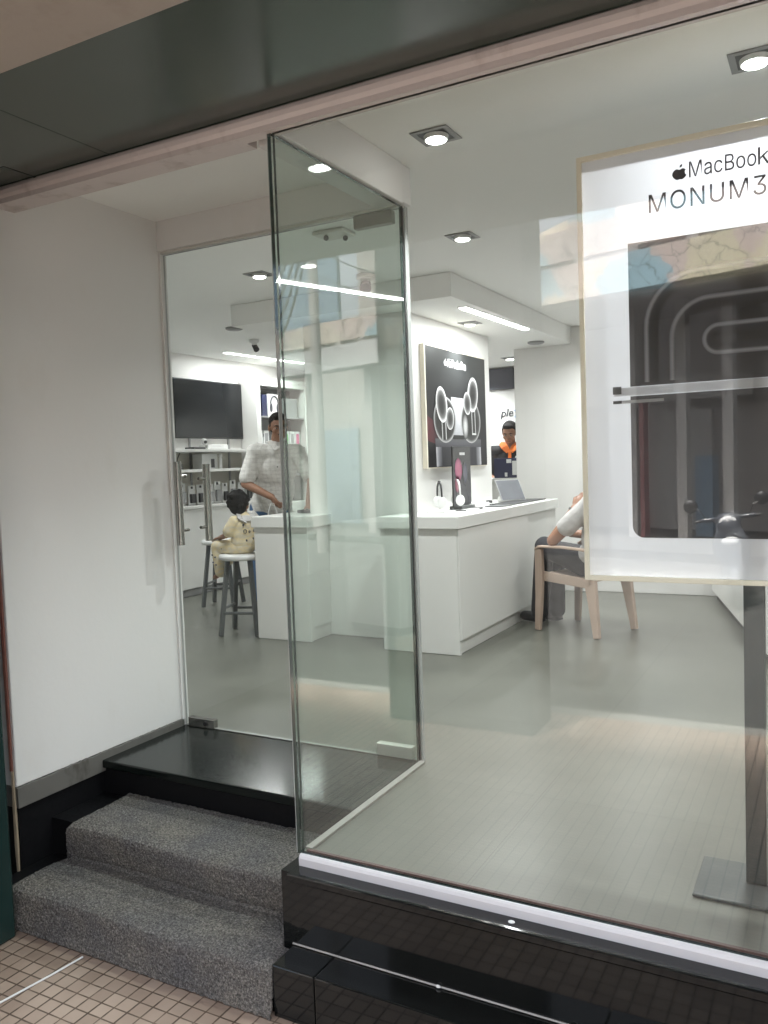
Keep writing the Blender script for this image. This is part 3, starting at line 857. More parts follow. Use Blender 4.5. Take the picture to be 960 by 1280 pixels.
def linear_lamp(label, p0, p1, z, wdt=0.05):
    c = ((p0[0] + p1[0]) / 2, (p0[1] + p1[1]) / 2, z)
    L = math.hypot(p1[0] - p0[0], p1[1] - p0[1])
    t = thing('linear_lamp', label, 'ceiling lamp', c, 'linear ceiling lamps')
    m = Matrix.Translation(c) @ Matrix.Rotation(math.atan2(p1[1] - p0[1], p1[0] - p0[0]), 4, 'Z')
    b = BM(); box(b, -L / 2 - 0.012, L / 2 + 0.012, -wdt / 2 - 0.008, wdt / 2 + 0.008, -0.006, -0.0005, m); obj('housing', b, WPLAST, t)
    b = BM(); box(b, -L / 2, L / 2, -wdt / 2, wdt / 2, -0.011, -0.0065, m); obj('diffuser', b, TUBE, t)
    ld = bpy.data.lights.new('lamp_light', 'AREA'); ld.shape = 'RECTANGLE'; ld.size = L; ld.size_y = wdt; ld.energy = TUBE_W * L; ld.color = (0.97, 0.99, 1.0)
    lo = bpy.data.objects.new('lamp_light', ld); C.objects.link(lo); lo.parent = t; lo.location = (0, 0, -0.014)
    lo.rotation_euler = (0, 0, math.atan2(p1[1] - p0[1], p1[0] - p0[0]))
linear_lamp('bright linear lamp on the lowered ceiling to the right of the earphone poster', (-2.225, 5.30), (-2.185, 6.52), ZB)
linear_lamp('bright linear lamp on the ceiling in front of the television', (-5.50, 6.80), (-5.42, 8.1), ZC)
linear_lamp('linear lamp on the right ceiling mirrored in the side glass', (0.08, 4.30), (-0.36, 5.60), ZC)

def disc(label, loc):
    b = BM(); lathe(b, [(0.075, -0.0005), (0.075, -0.012), (0.06, -0.02), (0.0, -0.022)], loc)
    tag(obj('smoke_detector', b, MGREY, None, 0, True), label, 'smoke detector', 'round ceiling detectors')
disc('flat grey ceiling disc left of the lowered ceiling', (-4.50, 5.70, ZC))
disc('flat grey ceiling disc on the right side near the partition wall', (-2.36, 7.30, ZB))
def dome(label, loc, r, look, plate):
    t = thing('security_camera', label, 'camera', loc)
    x, y, z = loc
    b = BM(); lathe(b, [(r, -0.0005), (r, -0.025), (r * 0.9, -0.03)], loc); obj('base', b, plate, t, 0, True)
    d = Vector(look).normalized()
    b = BM(); cyl(b, Vector(loc) + Vector((0, 0, -0.03)), Vector(loc) + Vector((0, 0, -0.05)) + d * 0.03, r * 0.5); obj('neck', b, WPLAST, t)
    b = BM(); cyl(b, Vector(loc) + Vector((0, 0, -0.05)), Vector(loc) + Vector((0, 0, -0.05)) + d * 0.07, r * 0.52, r * 0.6); obj('lens', b, DARK, t)
dome('black eyed ceiling camera seen through the side glass', (-2.62, 4.67, ZC), 0.062, (0.3, -0.6, -0.6), PLATE)
dome('small black ceiling camera seen through the door near the linear lamp', (-4.78, 6.34, ZC), 0.045, (0.6, -0.3, -0.7), WPLAST)
em = thing('twin_emergency_light', 'small twin-head fitting on the ceiling behind the side glass', 'emergency light', (-2.27, 3.73, ZC))
BX('base', -2.36, -2.18, 3.66, 3.80, ZC - 0.02, ZC - 0.0005, PLATE, em, 0.006)
for x, y in ((-2.30, 3.70), (-2.22, 3.76)):
    b = BM(); ell(b, (x, y, ZC - 0.032), (0.014, 0.014, 0.014)); obj('lamp_head', b, DARK, em, 0, True)

# ------------------------------------------------------------------ counters
def counter(label, x0, x1, y0, y1, kick=0.05, side=True):
    t = thing('counter', label, 'counter', ((x0 + x1) / 2, (y0 + y1) / 2, 0))
    BX('countertop', x0 - 0.012, x1 + 0.022, y0 - 0.02, y1, 0.826, 0.905, LAM, t, 0.003)
    BX('end_panel', x0, x1, y0, y0 + 0.03, 0.001, 0.8255, LAM, t, 0.002)
    BX('body', x0 + 0.004, x1 - 0.004, y0 + 0.0305, y1 - 0.002, 0.095, 0.8255, LAM, t, 0.002)
    BX('kickboard', x0 + kick, x1 - 0.016, y0 + 0.0305, y1 - 0.002, 0.001, 0.0945, LAM, t)
    return t
cr = counter('long white counter with headphones and a tablet beside the column', -2.695, -2.135, 4.88, 7.05)
bd = BM(); box(bd, -2.134, -2.124, 4.884, 6.25, 0.10, 0.822); obj('side_panel', bd, LAM, cr, 0.002)
counter('narrow white counter the man leans on behind the child', -3.77, -3.30, 4.90, 5.78)

ct = thing('low_cabinet', 'low white cabinet with a dark kick space behind the poster post', 'cabinet', (-0.5, 6.5, 0))
mc = Matrix.Translation((-0.62, 6.5, 0)) @ Matrix.Rotation(R(14), 4, 'Z')
b = BM(); box(b, -0.04, 0.5, -1.3, -0.302, 0.07, 0.80, mc); box(b, -0.04, 0.5, -0.298, 1.15, 0.07, 0.80, mc); obj('body', b, LAM, ct, 0.003)
b = BM(); box(b, -0.05, 0.51, -1.32, 1.16, 0.801, 0.84, mc); obj('top', b, LAM, ct, 0.003)
b = BM(); box(b, 0.0, 0.48, -1.28, 1.13, 0.001, 0.069, mc); obj('kickboard', b, DARK, ct)

# ------------------------------------------------------------------ shelving wall
sh = thing('wall_shelving', 'two white wall shelves over a long low cabinet below the television', 'shelves', (-5.76, 6.4, 0))
def shelf_board(z, y0=5.0, y1=7.48): return BX('shelf', -5.895, -5.64, y0, y1, z - 0.03, z, LAM, sh, 0.003)
shelf_board(1.475); shelf_board(1.272)
BX('cabinet', -5.895, -5.655, 5.0, 7.48, 0.08, 0.875, LAM, sh, 0.003)
BX('cabinet_top', -5.895, -5.64, 4.98, 7.485, 0.876, 0.905, LAM, sh, 0.003)
BX('cabinet_kick', -5.895, -5.69, 5.02, 7.47, 0.001, 0.079, MGREY, sh)
BX('back_panel', -5.8985, -5.892, 5.0, 7.49, 0.906, 1.44, pmat('greige_panel', (0.50, 0.48, 0.42), 0.6, 0.03, 4), sh)
for y in (5.9, 6.62, 7.25):
    BX('upright', -5.891, -5.880, y, y + 0.025, 0.906, 1.62, MGREY, sh)

tv = thing('television', 'large black television on the left wall above the shelves', 'television', (-5.88, 6.93, 1.9))
BX('screen', -5.852, -5.8475, 6.395, 7.475, 1.612, 2.195, TV, tv)
BX('frame', -5.885, -5.8525, 6.38, 7.49, 1.595, 2.208, DARK, tv, 0.004)

ni = thing('display_niche', 'white framed wall cabinet with a grey back behind the man', 'cabinet', (-5.7, 8.0, 0))
b = BM(); box(b, -5.895, -5.66, 7.50, 7.575, 0.001, 2.28); box(b, -5.895, -5.66, 8.46, 9.04, 0.001, 2.28); box(b, -5.895, -5.66, 7.575, 8.46, 2.19, 2.28); box(b, -5.895, -5.66, 7.575, 8.46, 0.001, 0.85)
obj('frame', b, LAM, ni, 0.004)
BX('back_panel', -5.89, -5.872, 7.576, 8.459, 0.851, 2.189, pmat('grey_back', (0.20, 0.20, 0.20), 0.6, 0.05, 4), ni)
for z in (1.85, 1.50, 1.18): BX('shelf', -5.871, -5.675, 7.577, 8.458, z - 0.018, z, MGREY, ni, 0.002)

def goods_box(name, label, cat, x0, x1, y0, y1, z0, z1, mat, art=None, group=None):
    t = thing(name, label, cat, ((x0 + x1) / 2, (y0 + y1) / 2, z0), group)
    BX('carton', x0, x1, y0, y1, z0, z1, mat, t, 0.002)
    if art: art(t, x1, y0, y1, z0, z1)
    return t
def headphone_art(t, x, y0, y1, z0, z1):
    yc, w, zc, h = (y0 + y1) / 2, y1 - y0, (z0 + z1) / 2, z1 - z0
    b = BM()
    pts = [(x + 0.004, yc + 0.30 * w * math.cos(PI * k / 12), zc + 0.02 + 0.34 * h * math.sin(PI * k / 12)) for k in range(13)]
    tube(b, pts, 0.008, 6)
    for s in (-1, 1): ell(b, (x + 0.004, yc + s * 0.27 * w, zc - 0.10 * h), (0.006, 0.11 * w, 0.20 * h))
    obj('print', b, INK, t)
goods_box('headphone_box', 'white box printed with a pair of dark headphones in the wall cabinet', 'box', -5.85, -5.72, 7.80, 8.04, 1.852, 2.11, CARD, headphone_art)
goods_box('headphone_box', 'narrow dark blue box beside the white headphone box', 'box', -5.85, -5.73, 7.70, 7.795, 1.852, 2.10, NAVY)
goods_box('headphone_box', 'grey box at the right end of the upper cabinet shelf', 'box', -5.85, -5.73, 8.14, 8.40, 1.852, 2.08, MGREY)
def headphones(name, label, c, r, yaw, hang=False, band=DARK, cup=DARK, z_drop=0.0):
    """band standing on its two ear cups, opening downwards"""
    t = thing(name, label, 'headphones', c)
    m = Matrix.Rotation(yaw, 3, 'Z')
    P = lambda a, z, d=0.0: Vector(c) + m @ Vector((d, a, z))
    b = BM(); pts = [P(r * math.cos(PI * k / 16), 0.07 + 1.25 * r * math.sin(PI * k / 16)) for k in range(17)]
    tube(b, pts, [0.0055 + 0.003 * math.sin(PI * k / 16) for k in range(17)], 8); obj('headband', b, band, t, 0, True)
    for s in (-1, 1):
        b = BM(); ell(b, P(s * r * 0.98, 0.041), (0.034, 0.018, 0.041), m); obj('ear_cup', b, cup, t, 0, True)
    return t
headphones('headphones', 'dark headphones hanging in the left end of the wall cabinet', (-5.76, 7.66, 1.93), 0.06, R(10))
headphones('headphones', 'dark headphones on the lower cabinet shelf at its left end', (-5.76, 7.66, 1.60), 0.05, R(10))
cases = [(7.60, CARD, PINKC, 'white phone case box with a pink picture on the cabinet shelf'),
         (7.72, CARD, MGREY, 'white phone case box with a grey picture left of the man\'s head'),
         (8.12, CARD, GREENC, 'white phone case box with a green picture right of the man\'s head'),
         (8.24, CARD, MGREY, 'white phone case box with a grey picture, second from the right end'),
         (8.35, CARD, PINKC, 'white phone case box with a pale pink picture at the right end')]
for i, (y, m1, m2, lab) in enumerate(cases):
    def art(t, x, y0, y1, z0, z1, m2=m2):
        BX('print', x + 0.0005, x + 0.002, y0 + 0.022, y1 - 0.022, z0 + 0.03, z1 - 0.03, m2, t)
    goods_box('phone_case_box', lab, 'box', -5.80, -5.74, y, y + 0.10, 1.502, 1.69, m1, art, 'phone case boxes in the wall cabinet')

# things on the wall shelves
wc = thing('webcam', 'small white camera with a black lens on the top wall shelf', 'camera', (-5.72, 6.66, 1.476))
b = BM(); cyl(b, (-5.72, 6.66, 1.476), (-5.72, 6.66, 1.484), 0.03); cyl(b, (-5.72, 6.66, 1.484), (-5.72, 6.66, 1.53), 0.008); obj('stand', b, WPLAST, wc)
b = BM(); ell(b, (-5.715, 6.66, 1.555), (0.03, 0.028, 0.036)); obj('head', b, WPLAST, wc, 0, True)
b = BM(); cyl(b, (-5.70, 6.655, 1.55), (-5.683, 6.65, 1.549), 0.016); obj('lens', b, DARK, wc)
rt = BM(); box(rt, -5.80, -5.68, 6.46, 6.64, 1.476, 1.497); tag(obj('set_top_box', rt, DARK, None, 0.004), 'flat black box beside the white camera on the top wall shelf', 'box')
rt = BM(); box(rt, -5.84, -5.72, 6.72, 7.05, 1.476, 1.525); tag(obj('soundbar', rt, WPLAST, None, 0.006), 'flat white box right of the small camera under the television', 'box')
goods_box('speaker_carton', 'white carton with a black tower picture on the lower wall shelf', 'box', -5.83, -5.70, 6.60, 6.84, 1.273, 1.425, CARD,
          lambda t, x, y0, y1, z0, z1: BX('print', x + 0.0005, x + 0.003, y0 + 0.135, y1 - 0.05, z0 + 0.012, z1 - 0.05, DARK, t, 0.001))
tw = BM(); lathe(tw, [(0.016, 0), (0.016, 0.10), (0.010, 0.112), (0.02, 0.125), (0.017, 0.15), (0.0, 0.155)], (-5.675, 6.86, 1.273))
tag(obj('mini_camera', tw, WPLAST, None, 0, True), 'small upright white gadget beside the speaker carton', 'gadget')
cl = BM(); tube(cl, [(-5.74 + 0.05 * math.cos(k * 0.9), 6.28 + 0.05 * math.sin(k * 0.9), 1.282 + 0.0025 * k) for k in range(20)], 0.006, 6)
tube(cl, [(-5.74, 6.25, 1.30), (-5.76, 6.30, 1.38), (-5.78, 6.36, 1.44)], 0.005, 6)
tag(obj('coiled_cable', cl, DARK), 'coiled black cable on the lower wall shelf behind the door handles', 'cable')
packs = [(5.98, 'W'), (6.13, 'D'), (6.28, 'W'), (6.42, 'D'), (6.55, 'D'), (6.70, 'W'), (6.82, 'W'), (6.95, 'D'), (7.08, 'W'), (7.22, 'W'), (7.35, 'D')]
words = ['first white accessory pack behind the door handles', 'dark accessory pack behind the outer door handle', 'white accessory pack between the two door handles',
         'dark accessory pack just right of the inner handle', 'dark accessory pack with white header left of the child\'s head', 'white accessory pack above the child\'s head',
         'second white accessory pack above the child\'s head', 'dark accessory pack right above the child\'s hair', 'white accessory pack nearest the man\'s elbow',
         'white accessory pack tucked behind the man\'s shirt', 'dark accessory pack last before the white cabinet']
for (y, kd), lab in zip(packs, words):
    t = thing('accessory_pack', lab, 'package', (-5.74, y, 0.906), 'accessory packs on the low wall cabinet')
    h = random.uniform(0.20, 0.235); w = random.uniform(0.085, 0.11)
    BX('card', -5.755, -5.745, y, y + w, 0.907, 0.907 + h, CARD, t, 0.002)
    BX('product', -5.744, -5.715, y + 0.014, y + w - 0.014, 0.93, 0.907 + h * (0.62 if kd == 'W' else 0.58), (MGREY if kd == 'W' else DARK), t, 0.006)
    BX('label_strip', -5.744, -5.742, y + w * 0.35, y + w * 0.65, 0.907 + h * 0.84, 0.907 + h * 0.96, DARK, t)

# ------------------------------------------------------------------ dark earphone poster on the column
XA = -2.598
ap = thing('wall_poster', 'dark poster of white earphones in their case on the white column', 'poster', (XA, 5.97, 1.66))
BX('board', XA, XA + 0.028, 5.375, 6.56, 1.215, 2.108, GOLD, ap, 0.002)
fa = lambda a, c, h: (XA + 0.0285 + h, a, c)
A = Art(fa)
g0, g1, g2 = (0.040, 0.042, 0.042), (0.018, 0.019, 0.020), (0.004, 0.004, 0.006)
A.poly([(5.393, 1.222), (6.556, 1.222), (6.556, 1.68), (5.393, 1.68)], 0.001, [g2, g2, g2, g2])
A.poly([(5.393, 1.68), (6.556, 1.68), (6.556, 1.84), (5.393, 1.84)], 0.001, [g2, g2, g1, g1])
A.poly([(5.393, 1.84), (6.556, 1.84), (6.556, 2.10), (5.393, 2.10)], 0.001, [g1, g1, g0, g0])
A.poly([(5.393, 1.42), (5.60, 1.38), (5.60, 1.54), (5.393, 1.60)], 0.002, [(0.10, 0.012, 0.02), (0.02, 0.005, 0.01), (0.02, 0.005, 0.01), (0.09, 0.012, 0.02)])
# lower half of the case
A.poly([(5.53, 1.224), (6.42, 1.224), (6.42, 1.43), (5.53, 1.43)], 0.003, [(0.02, 0.02, 0.026)] * 4)
A.stroke([(5.555, 1.224), (5.548, 1.43)], 0.004, [-0.09, -0.03, 0.012], [(0.06, 0.06, 0.07), (0.22, 0.22, 0.24), (0.5, 0.5, 0.52)])
A.stroke([(6.405, 1.224), (6.398, 1.43)], 0.004, [-0.012, 0.03, 0.09], [(0.5, 0.5, 0.52), (0.22, 0.22, 0.24), (0.06, 0.06, 0.07)])
A.stroke([(5.53, 1.43), (6.42, 1.43)], 0.0045, [-0.06, 0.0, 0.006], [(0.05, 0.05, 0.06), (0.09, 0.09, 0.10), (0.012, 0.012, 0.014)])
# lid and the two wells
A.poly([(5.80, 1.46), (6.12, 1.46), (6.08, 1.75), (5.84, 1.75)], 0.004, [(0.34, 0.34, 0.36), (0.34, 0.34, 0.36), (0.5, 0.5, 0.52), (0.5, 0.5, 0.52)])
A.blob(5.715, 1.575, 0.205, 0.175, 0, 0.005, [0.008, 0.02, 0.16, 0.42, 0.12], [0.6, 0.84, 0.91, 0.97, 1.0])
A.blob(6.215, 1.575, 0.205, 0.175, 0, 0.005, [0.010, 0.04, 0.16, 0.42, 0.12], [0.6, 0.84, 0.91, 0.97, 1.0])
A.blob(6.10, 1.53, 0.06, 0.10, 0, 0.0055, [0.45, 0.2, 0.03], [0.3, 0.7, 1.0])
A.poly([(5.86, 1.43), (6.06, 1.43), (6.06, 1.462), (5.86, 1.462)], 0.0055, 0.01)
# earphones
A.stroke([(5.685, 1.60), (5.692, 1.425)], 0.006, [-0.042, -0.034, -0.02, 0.02, 0.034, 0.042], [0.12, 0.5, 0.015, 0.015, 0.5, 0.12])
A.stroke([(6.265, 1.70), (6.275, 1.47)], 0.006, [-0.042, -0.034, -0.02, 0.02, 0.034, 0.042], [0.12, 0.5, 0.015, 0.015, 0.5, 0.12])
A.stroke([(6.233, 1.475), (6.317, 1.475)], 0.0065, [-0.008, 0.0, 0.008], [0.3, 0.8, 0.3])
A.blob(5.655, 1.685, 0.098, 0.135, 0.25, 0.007, [0.010, 0.03, 0.14, 0.58, 0.8], [0.2, 0.5, 0.76, 0.93, 1.0])
A.blob(5.80, 1.585, 0.072, 0.085, -0.1, 0.008, [0.015, 0.04, 0.18, 0.62], [0.2, 0.5, 0.82, 1.0])
A.blob(6.265, 1.79, 0.105, 0.14, -0.2, 0.007, [0.010, 0.03, 0.14, 0.58, 0.8], [0.2, 0.5, 0.76, 0.93, 1.0])
A.blob(6.145, 1.715, 0.075, 0.09, 0.15, 0.008, [0.015, 0.04, 0.18, 0.62], [0.2, 0.5, 0.82, 1.0])
A.done('print', SATIN, ap)
mt = Matrix.Translation((XA + 0.031, 5.785, 1.972)) @ Matrix(((0, 0, 1, 0), (1, 0, 0, 0), (0, 1, 0, 0), (0, 0, 0, 1)))
b = BM(); text_bm(b, 'AirPods Pro', 0.36, mt, 0.066); obj('lettering', b, WINK, ap)
b = BM(); fruit_mark(b, 5.752, 2.005, 0.055, fa, 0.0025, 0.004); obj('fruit_emblem', b, WINK, ap)
BX('frame', XA + 0.0285, XA + 0.036, 5.375, 5.392, 1.215, 2.108, GOLD, ap)

# ------------------------------------------------------------------ large poster on a stand in the window
YP = 2.50
ps = thing('display_poster', 'large white framed poster with dark artwork standing in the window', 'poster', (-0.2, YP, 0.88))
fm = lambda a, c, h: (a, YP - h, c)
X0, X1, Z0, Z1 = -0.663, 0.272, 0.893, 2.136
b = BM()
for q in ((X0 - 0.006, X0 + 0.008, Z0 - 0.006, Z1 + 0.006), (X1 - 0.008, X1 + 0.006, Z0 - 0.006, Z1 + 0.006)): box(b, q[0], q[1], YP - 0.012, YP + 0.034, q[2], q[3])
for z in (Z0 - 0.006, Z1 - 0.008): box(b, X0 + 0.008, X1 - 0.008, YP - 0.012, YP + 0.034, z, z + 0.014)
obj('frame', b, GOLD, ps, 0.002)
P = Art(fm)
wl, wt = (0.74, 0.745, 0.80), (0.78, 0.785, 0.84)
P.poly([(X0 + 0.008, Z0 + 0.008), (X1 - 0.008, Z0 + 0.008), (X1 - 0.008, Z1 - 0.008), (X0 + 0.008, Z1 - 0.008)], 0.001, [wl, wl, wt, wt])
rr = 0.035
scr = [(X1 - 0.008, 1.016), (X1 - 0.008, 1.872), (-0.525, 1.872)]
scr += [(-0.525 + rr * (1 - math.cos(t)), 1.016 + rr * (1 - math.sin(t))) for t in [PI / 2 * k / 6 for k in range(7)]]
dk = (0.078, 0.074, 0.076)  # dark screen inks lifted to carry the haze of street reflections
P.poly([(X1 - 0.008, 1.46), (X1 - 0.008, 1.872), (-0.525, 1.872), (-0.525, 1.46)], 0.0025, [(0.072, 0.068, 0.07), (0.088, 0.084, 0.086), (0.088, 0.084, 0.086), (0.072, 0.068, 0.07)])
P.poly([(X1 - 0.008, 1.016), (X1 - 0.008, 1.432)] + [(-0.525, 1.432)] + [(-0.525 + rr * (1 - math.cos(t)), 1.016 + rr * (1 - math.sin(t))) for t in [PI / 2 * k / 6 for k in range(7)]], 0.0025, dk)
def glow(pts, w=0.02): P.stroke(pts, 0.0035, [-w * 1.7, -w * 0.5, -0.002, 0.0035, w * 0.35], [(0.08, 0.076, 0.078), (0.10, 0.10, 0.11), (0.50, 0.50, 0.55), (0.30, 0.30, 0.34), (0.08, 0.076, 0.078)])
def hook(xl, zt, r, zb, xe):
    return [(xl, zb), (xl, (zb + zt - r) / 2)] + [(xl + r * (1 - math.cos(t)), zt - r + r * math.sin(t)) for t in [PI / 2 * k / 10 for k in range(11)]] + [(xe / 2 + xl / 2, zt + 0.004), (xe, zt + 0.008)]
glow(hook(-0.478, 1.775, 0.15, 1.47, 0.25)); glow(hook(-0.408, 1.695, 0.105, 1.47, 0.25))
r3 = 0.0395
glow([(0.25, 1.5365), (-0.05, 1.536)] + [(-0.281 - r3 * math.sin(t), 1.576 - r3 * math.cos(t)) for t in [PI * k / 14 for k in range(15)]] + [(-0.05, 1.617), (0.25, 1.618)], 0.018)
P.poly([(-0.572, 1.434), (X1 - 0.008, 1.434), (X1 - 0.008, 1.458), (-0.572, 1.458)], 0.0045, [(0.55, 0.55, 0.57)] * 4)
P.poly([(-0.575, 1.44), (-0.55, 1.44), (-0.55, 1.462), (-0.575, 1.462)], 0.0055, (0.13, 0.13, 0.13))
P.poly([(-0.575, 1.412), (-0.55, 1.412), (-0.55, 1.421), (-0.575, 1.421)], 0.0045, (0.10, 0.10, 0.10))
P.poly([(-0.55, 1.412), (-0.43, 1.412), (-0.43, 1.421), (-0.55, 1.421)], 0.0045, (0.45, 0.45, 0.46))
P.done('print', PRINTT, ps)
mt = lambda x, z: Matrix.Translation((x, YP - 0.0025, z)) @ Matrix(((1, 0, 0, 0), (0, 0, -1, 0), (0, 1, 0, 0), (0, 0, 0, 1)))
b = BM(); text_bm(b, 'MacBoo', 0.172, mt(-0.354, 2.027), 0.044)
for q in ([(-0.178, 2.0275), (-0.1725, 2.0275), (-0.1725, 2.073), (-0.178, 2.073)], [(-0.1722, 2.0405), (-0.1722, 2.0475), (-0.1575, 2.0595), (-0.151, 2.0595)], [(-0.1672, 2.0457), (-0.1632, 2.0487), (-0.150, 2.0275), (-0.1563, 2.0275)]): prism(b, q, fm, 0.0025, 0.0037)
obj('product_lettering', b, INK, ps)
b = BM(); text_bm(b, 'MONUM3', 0.306, mt(-0.464, 1.948), 0.052, spacing=1.06); obj('headline_lettering', b, INK, ps)
b = BM(); fruit_mark(b, -0.379, 2.046, 0.045, fm, 0.0025, 0.004); obj('fruit_emblem', b, INK, ps)
sp_ = thing('poster_stand', 'grey-green post on a flat base plate carrying the large poster', 'stand', (-0.2, 2.55, 0))
BX('post', -0.229, -0.174, 2.533, 2.575, 0.012, 1.9, POST, sp_, 0.003)
BX('base_plate', -0.36, -0.04, 2.41, 2.66, 0.001, 0.011, BASEPL, sp_, 0.003)

# ------------------------------------------------------------------ things on the long counter
def hp_stand(label, c, yaw, band, cup):
    t = headphones('headphones', label, (c[0], c[1], c[2] + 0.03), 0.092, yaw, band=band, cup=cup)
    b = BM(); box(b, c[0] - 0.05, c[0] + 0.05, c[1] - 0.07, c[1] + 0.07, c[2], c[2] + 0.006); box(b, c[0] - 0.004, c[0] + 0.004, c[1] - 0.015, c[1] + 0.015, c[2] + 0.006, c[2] + 0.18)
    tag(obj('headphone_stand', b, ACRYL), 'clear acrylic stand under the ' + ('black' if band is DARK else 'white') + ' headphones', 'stand')
hp_stand('black over-ear headphones on the near end of the long counter', (-2.44, 5.30, 0.906), R(35), DARK, WPLAST)
hp_stand('white over-ear headphones behind the black pair on the long counter', (-2.44, 5.62, 0.906), R(35), WPLAST, WPLAST)
b = BM(); box(b, -2.50, -2.36, 5.20, 5.40, 0.906, 0.915); tag(obj('display_tray', b, WPLAST, None, 0.003), 'low white tray on the counter near the black headphones', 'tray')
sd_ = thing('counter_standee', 'tall dark standee with a pink picture standing on the long counter', 'standee', (-2.45, 5.73, 0.906))
BX('panel', -2.455, -2.445, 5.555, 5.895, 0.93, 1.37, DARK, sd_, 0.002)
BX('foot', -2.50, -2.40, 5.60, 5.85, 0.906, 0.9295, DGREY, sd_, 0.002)
A = Art(lambda a, c, h: (-2.4445 + h, a, c))
A.poly([(5.56, 0.935), (5.89, 0.935), (5.89, 1.365), (5.56, 1.365)], 0.0005, [(0.10, 0.10, 0.11), (0.05, 0.05, 0.06), (0.012, 0.012, 0.014), (0.012, 0.012, 0.014)])
A.blob(5.655, 1.20, 0.07, 0.085, 0.1, 0.002, [(0.42, 0.12, 0.20), (0.30, 0.08, 0.15), (0.10, 0.03, 0.06)], [0.4, 0.8, 1.0])
A.blob(5.63, 1.09, 0.045, 0.06, 0, 0.002, [(0.45, 0.16, 0.22), (0.2, 0.06, 0.1)], [0.5, 1.0])
A.blob(5.78, 1.17, 0.05, 0.09, 0, 0.002, [(0.10, 0.10, 0.13), (0.03, 0.03, 0.04)], [0.5, 1.0])
A.poly([(5.68, 1.305), (5.78, 1.305), (5.78, 1.325), (5.68, 1.325)], 0.002, 0.55)
A.done('print', PRINTG, sd_)
tb = thing('tablet', 'silver tablet leaning on a stand on the long counter', 'tablet', (-2.42, 6.75, 0.906))
mtb = Matrix.Translation((-2.36, 6.62, 0.915)) @ Matrix.Rotation(R(-30), 4, 'Z') @ Matrix.Rotation(R(-28), 4, 'Y')
b = BM(); box(b, -0.006, 0.0, -0.13, 0.13, 0.0, 0.20, mtb); obj('body', b, MGREY, tb, 0.003)
b = BM(); box(b, 0.0005, 0.002, -0.12, 0.12, 0.01, 0.19, mtb); obj('screen', b, pmat('tablet_glass', (0.16, 0.165, 0.18), 0.08, 0.3, 5), tb)
b = BM(); prism(b, [(-0.006, 0.0), (-0.16, 0.0), (-0.075, 0.13)], lambda a, c, h: Matrix.Translation((-2.365, 6.62, 0.908)) @ Matrix.Rotation(R(-30), 4, 'Z') @ Vector((a, h, c)), -0.05, 0.05); obj('stand', b, WPLAST, tb)
b = BM(); box(b, -2.40, -2.19, 6.15, 6.95, 0.906, 0.914); lp = obj('keyboard_case', b, DARK, None, 0.003); tag(lp, 'flat black keyboard case lying open in front of the tablet', 'keyboard')
b = BM(); box(b, -2.33, -2.18, 5.86, 6.12, 0.906, 0.913); tag(obj('phone', b, DGREY, None, 0.003), 'dark flat phone lying on the long counter before the keyboard case', 'phone')
b = BM(); tube(b, [(-2.36 + 0.09 * math.cos(k * 0.33) * (1 + 0.02 * k), 5.62 + 0.17 * math.sin(k * 0.33) * (1 + 0.02 * k), 0.910) for k in range(17)], 0.004, 6)
tag(obj('charging_cable', b, DARK), 'looped dark charging cable around the white headphones', 'cable')
b = BM(); lathe(b, [(0.028, 0), (0.03, 0.012), (0.022, 0.022), (0.0, 0.024)], (-2.52, 6.45, 0.906)); tag(obj('puck', b, DARK, None, 0, True), 'small black puck at the back of the long counter', 'gadget')
b = BM()
for k, (a, c) in enumerate(((0.16, 0.24), (0.14, 0.2))): box(b, -2.56, -2.56 + a, 6.0, 6.0 + c, 0.906 + 0.012 * k, 0.917 + 0.012 * k)
tag(obj('white_boxes', b, CARD, None, 0.002), 'flat white product carton lying near the standee', 'box')

# ------------------------------------------------------------------ back area
sg_ = thing('wall_sign', 'black script lettering with a blue chevron on the back wall', 'sign', (-3.28, YB, 1.77))
msg = Matrix.Translation((-3.362, YB - 0.004, 1.722)) @ Matrix(((1, 0.2, 0, 0), (0, 0, -1, 0), (0, 1, 0, 0), (0, 0, 0, 1)))
b = BM(); text_bm(b, 'ple', 0.14, msg, 0.115, 0.004, font=None); obj('lettering', b, INK, sg_)
b = BM(); prism(b, [(-3.198, 1.735), (-3.183, 1.735), (-3.163, 1.775), (-3.183, 1.822), (-3.198, 1.822), (-3.180, 1.775)], lambda a, c, h: (a, YB - h, c), 0.0005, 0.005); obj('chevron', b, BLUEI, sg_)
b = BM(); box(b, -3.62, -3.185, YB - 0.04, YB - 0.0005, 2.06, 2.30); tag(obj('wall_panel', b, SLATE, None, 0.004), 'dark slate panel high on the back wall above the lettering', 'panel')
dk_ = thing('service_desk', 'white service desk at the back in front of the employee', 'desk', (-3.0, 8.1, 0))
BX('front_panel', -3.9, -2.3, 7.93, 7.96, 0.001, 1.04, LAM, dk_, 0.003)
BX('top', -3.92, -2.28, 7.885, 8.25, 1.041, 1.075, LAM, dk_, 0.003)
cs_ = thing('leaflet_board', 'small navy board with white cards on the service desk', 'board', (-2.85, 7.9, 1.075))
BX('board', -3.02, -2.72, 7.895, 7.905, 1.076, 1.275, NAVY, cs_, 0.002)
for q in ((-2.825, -2.770, 1.105, 1.245), (-2.885, -2.835, 1.225, 1.262), (-2.905, -2.88, 1.09, 1.13)):
    BX('card', q[0], q[1], 7.888, 7.8935, q[2], q[3], CARD, cs_)

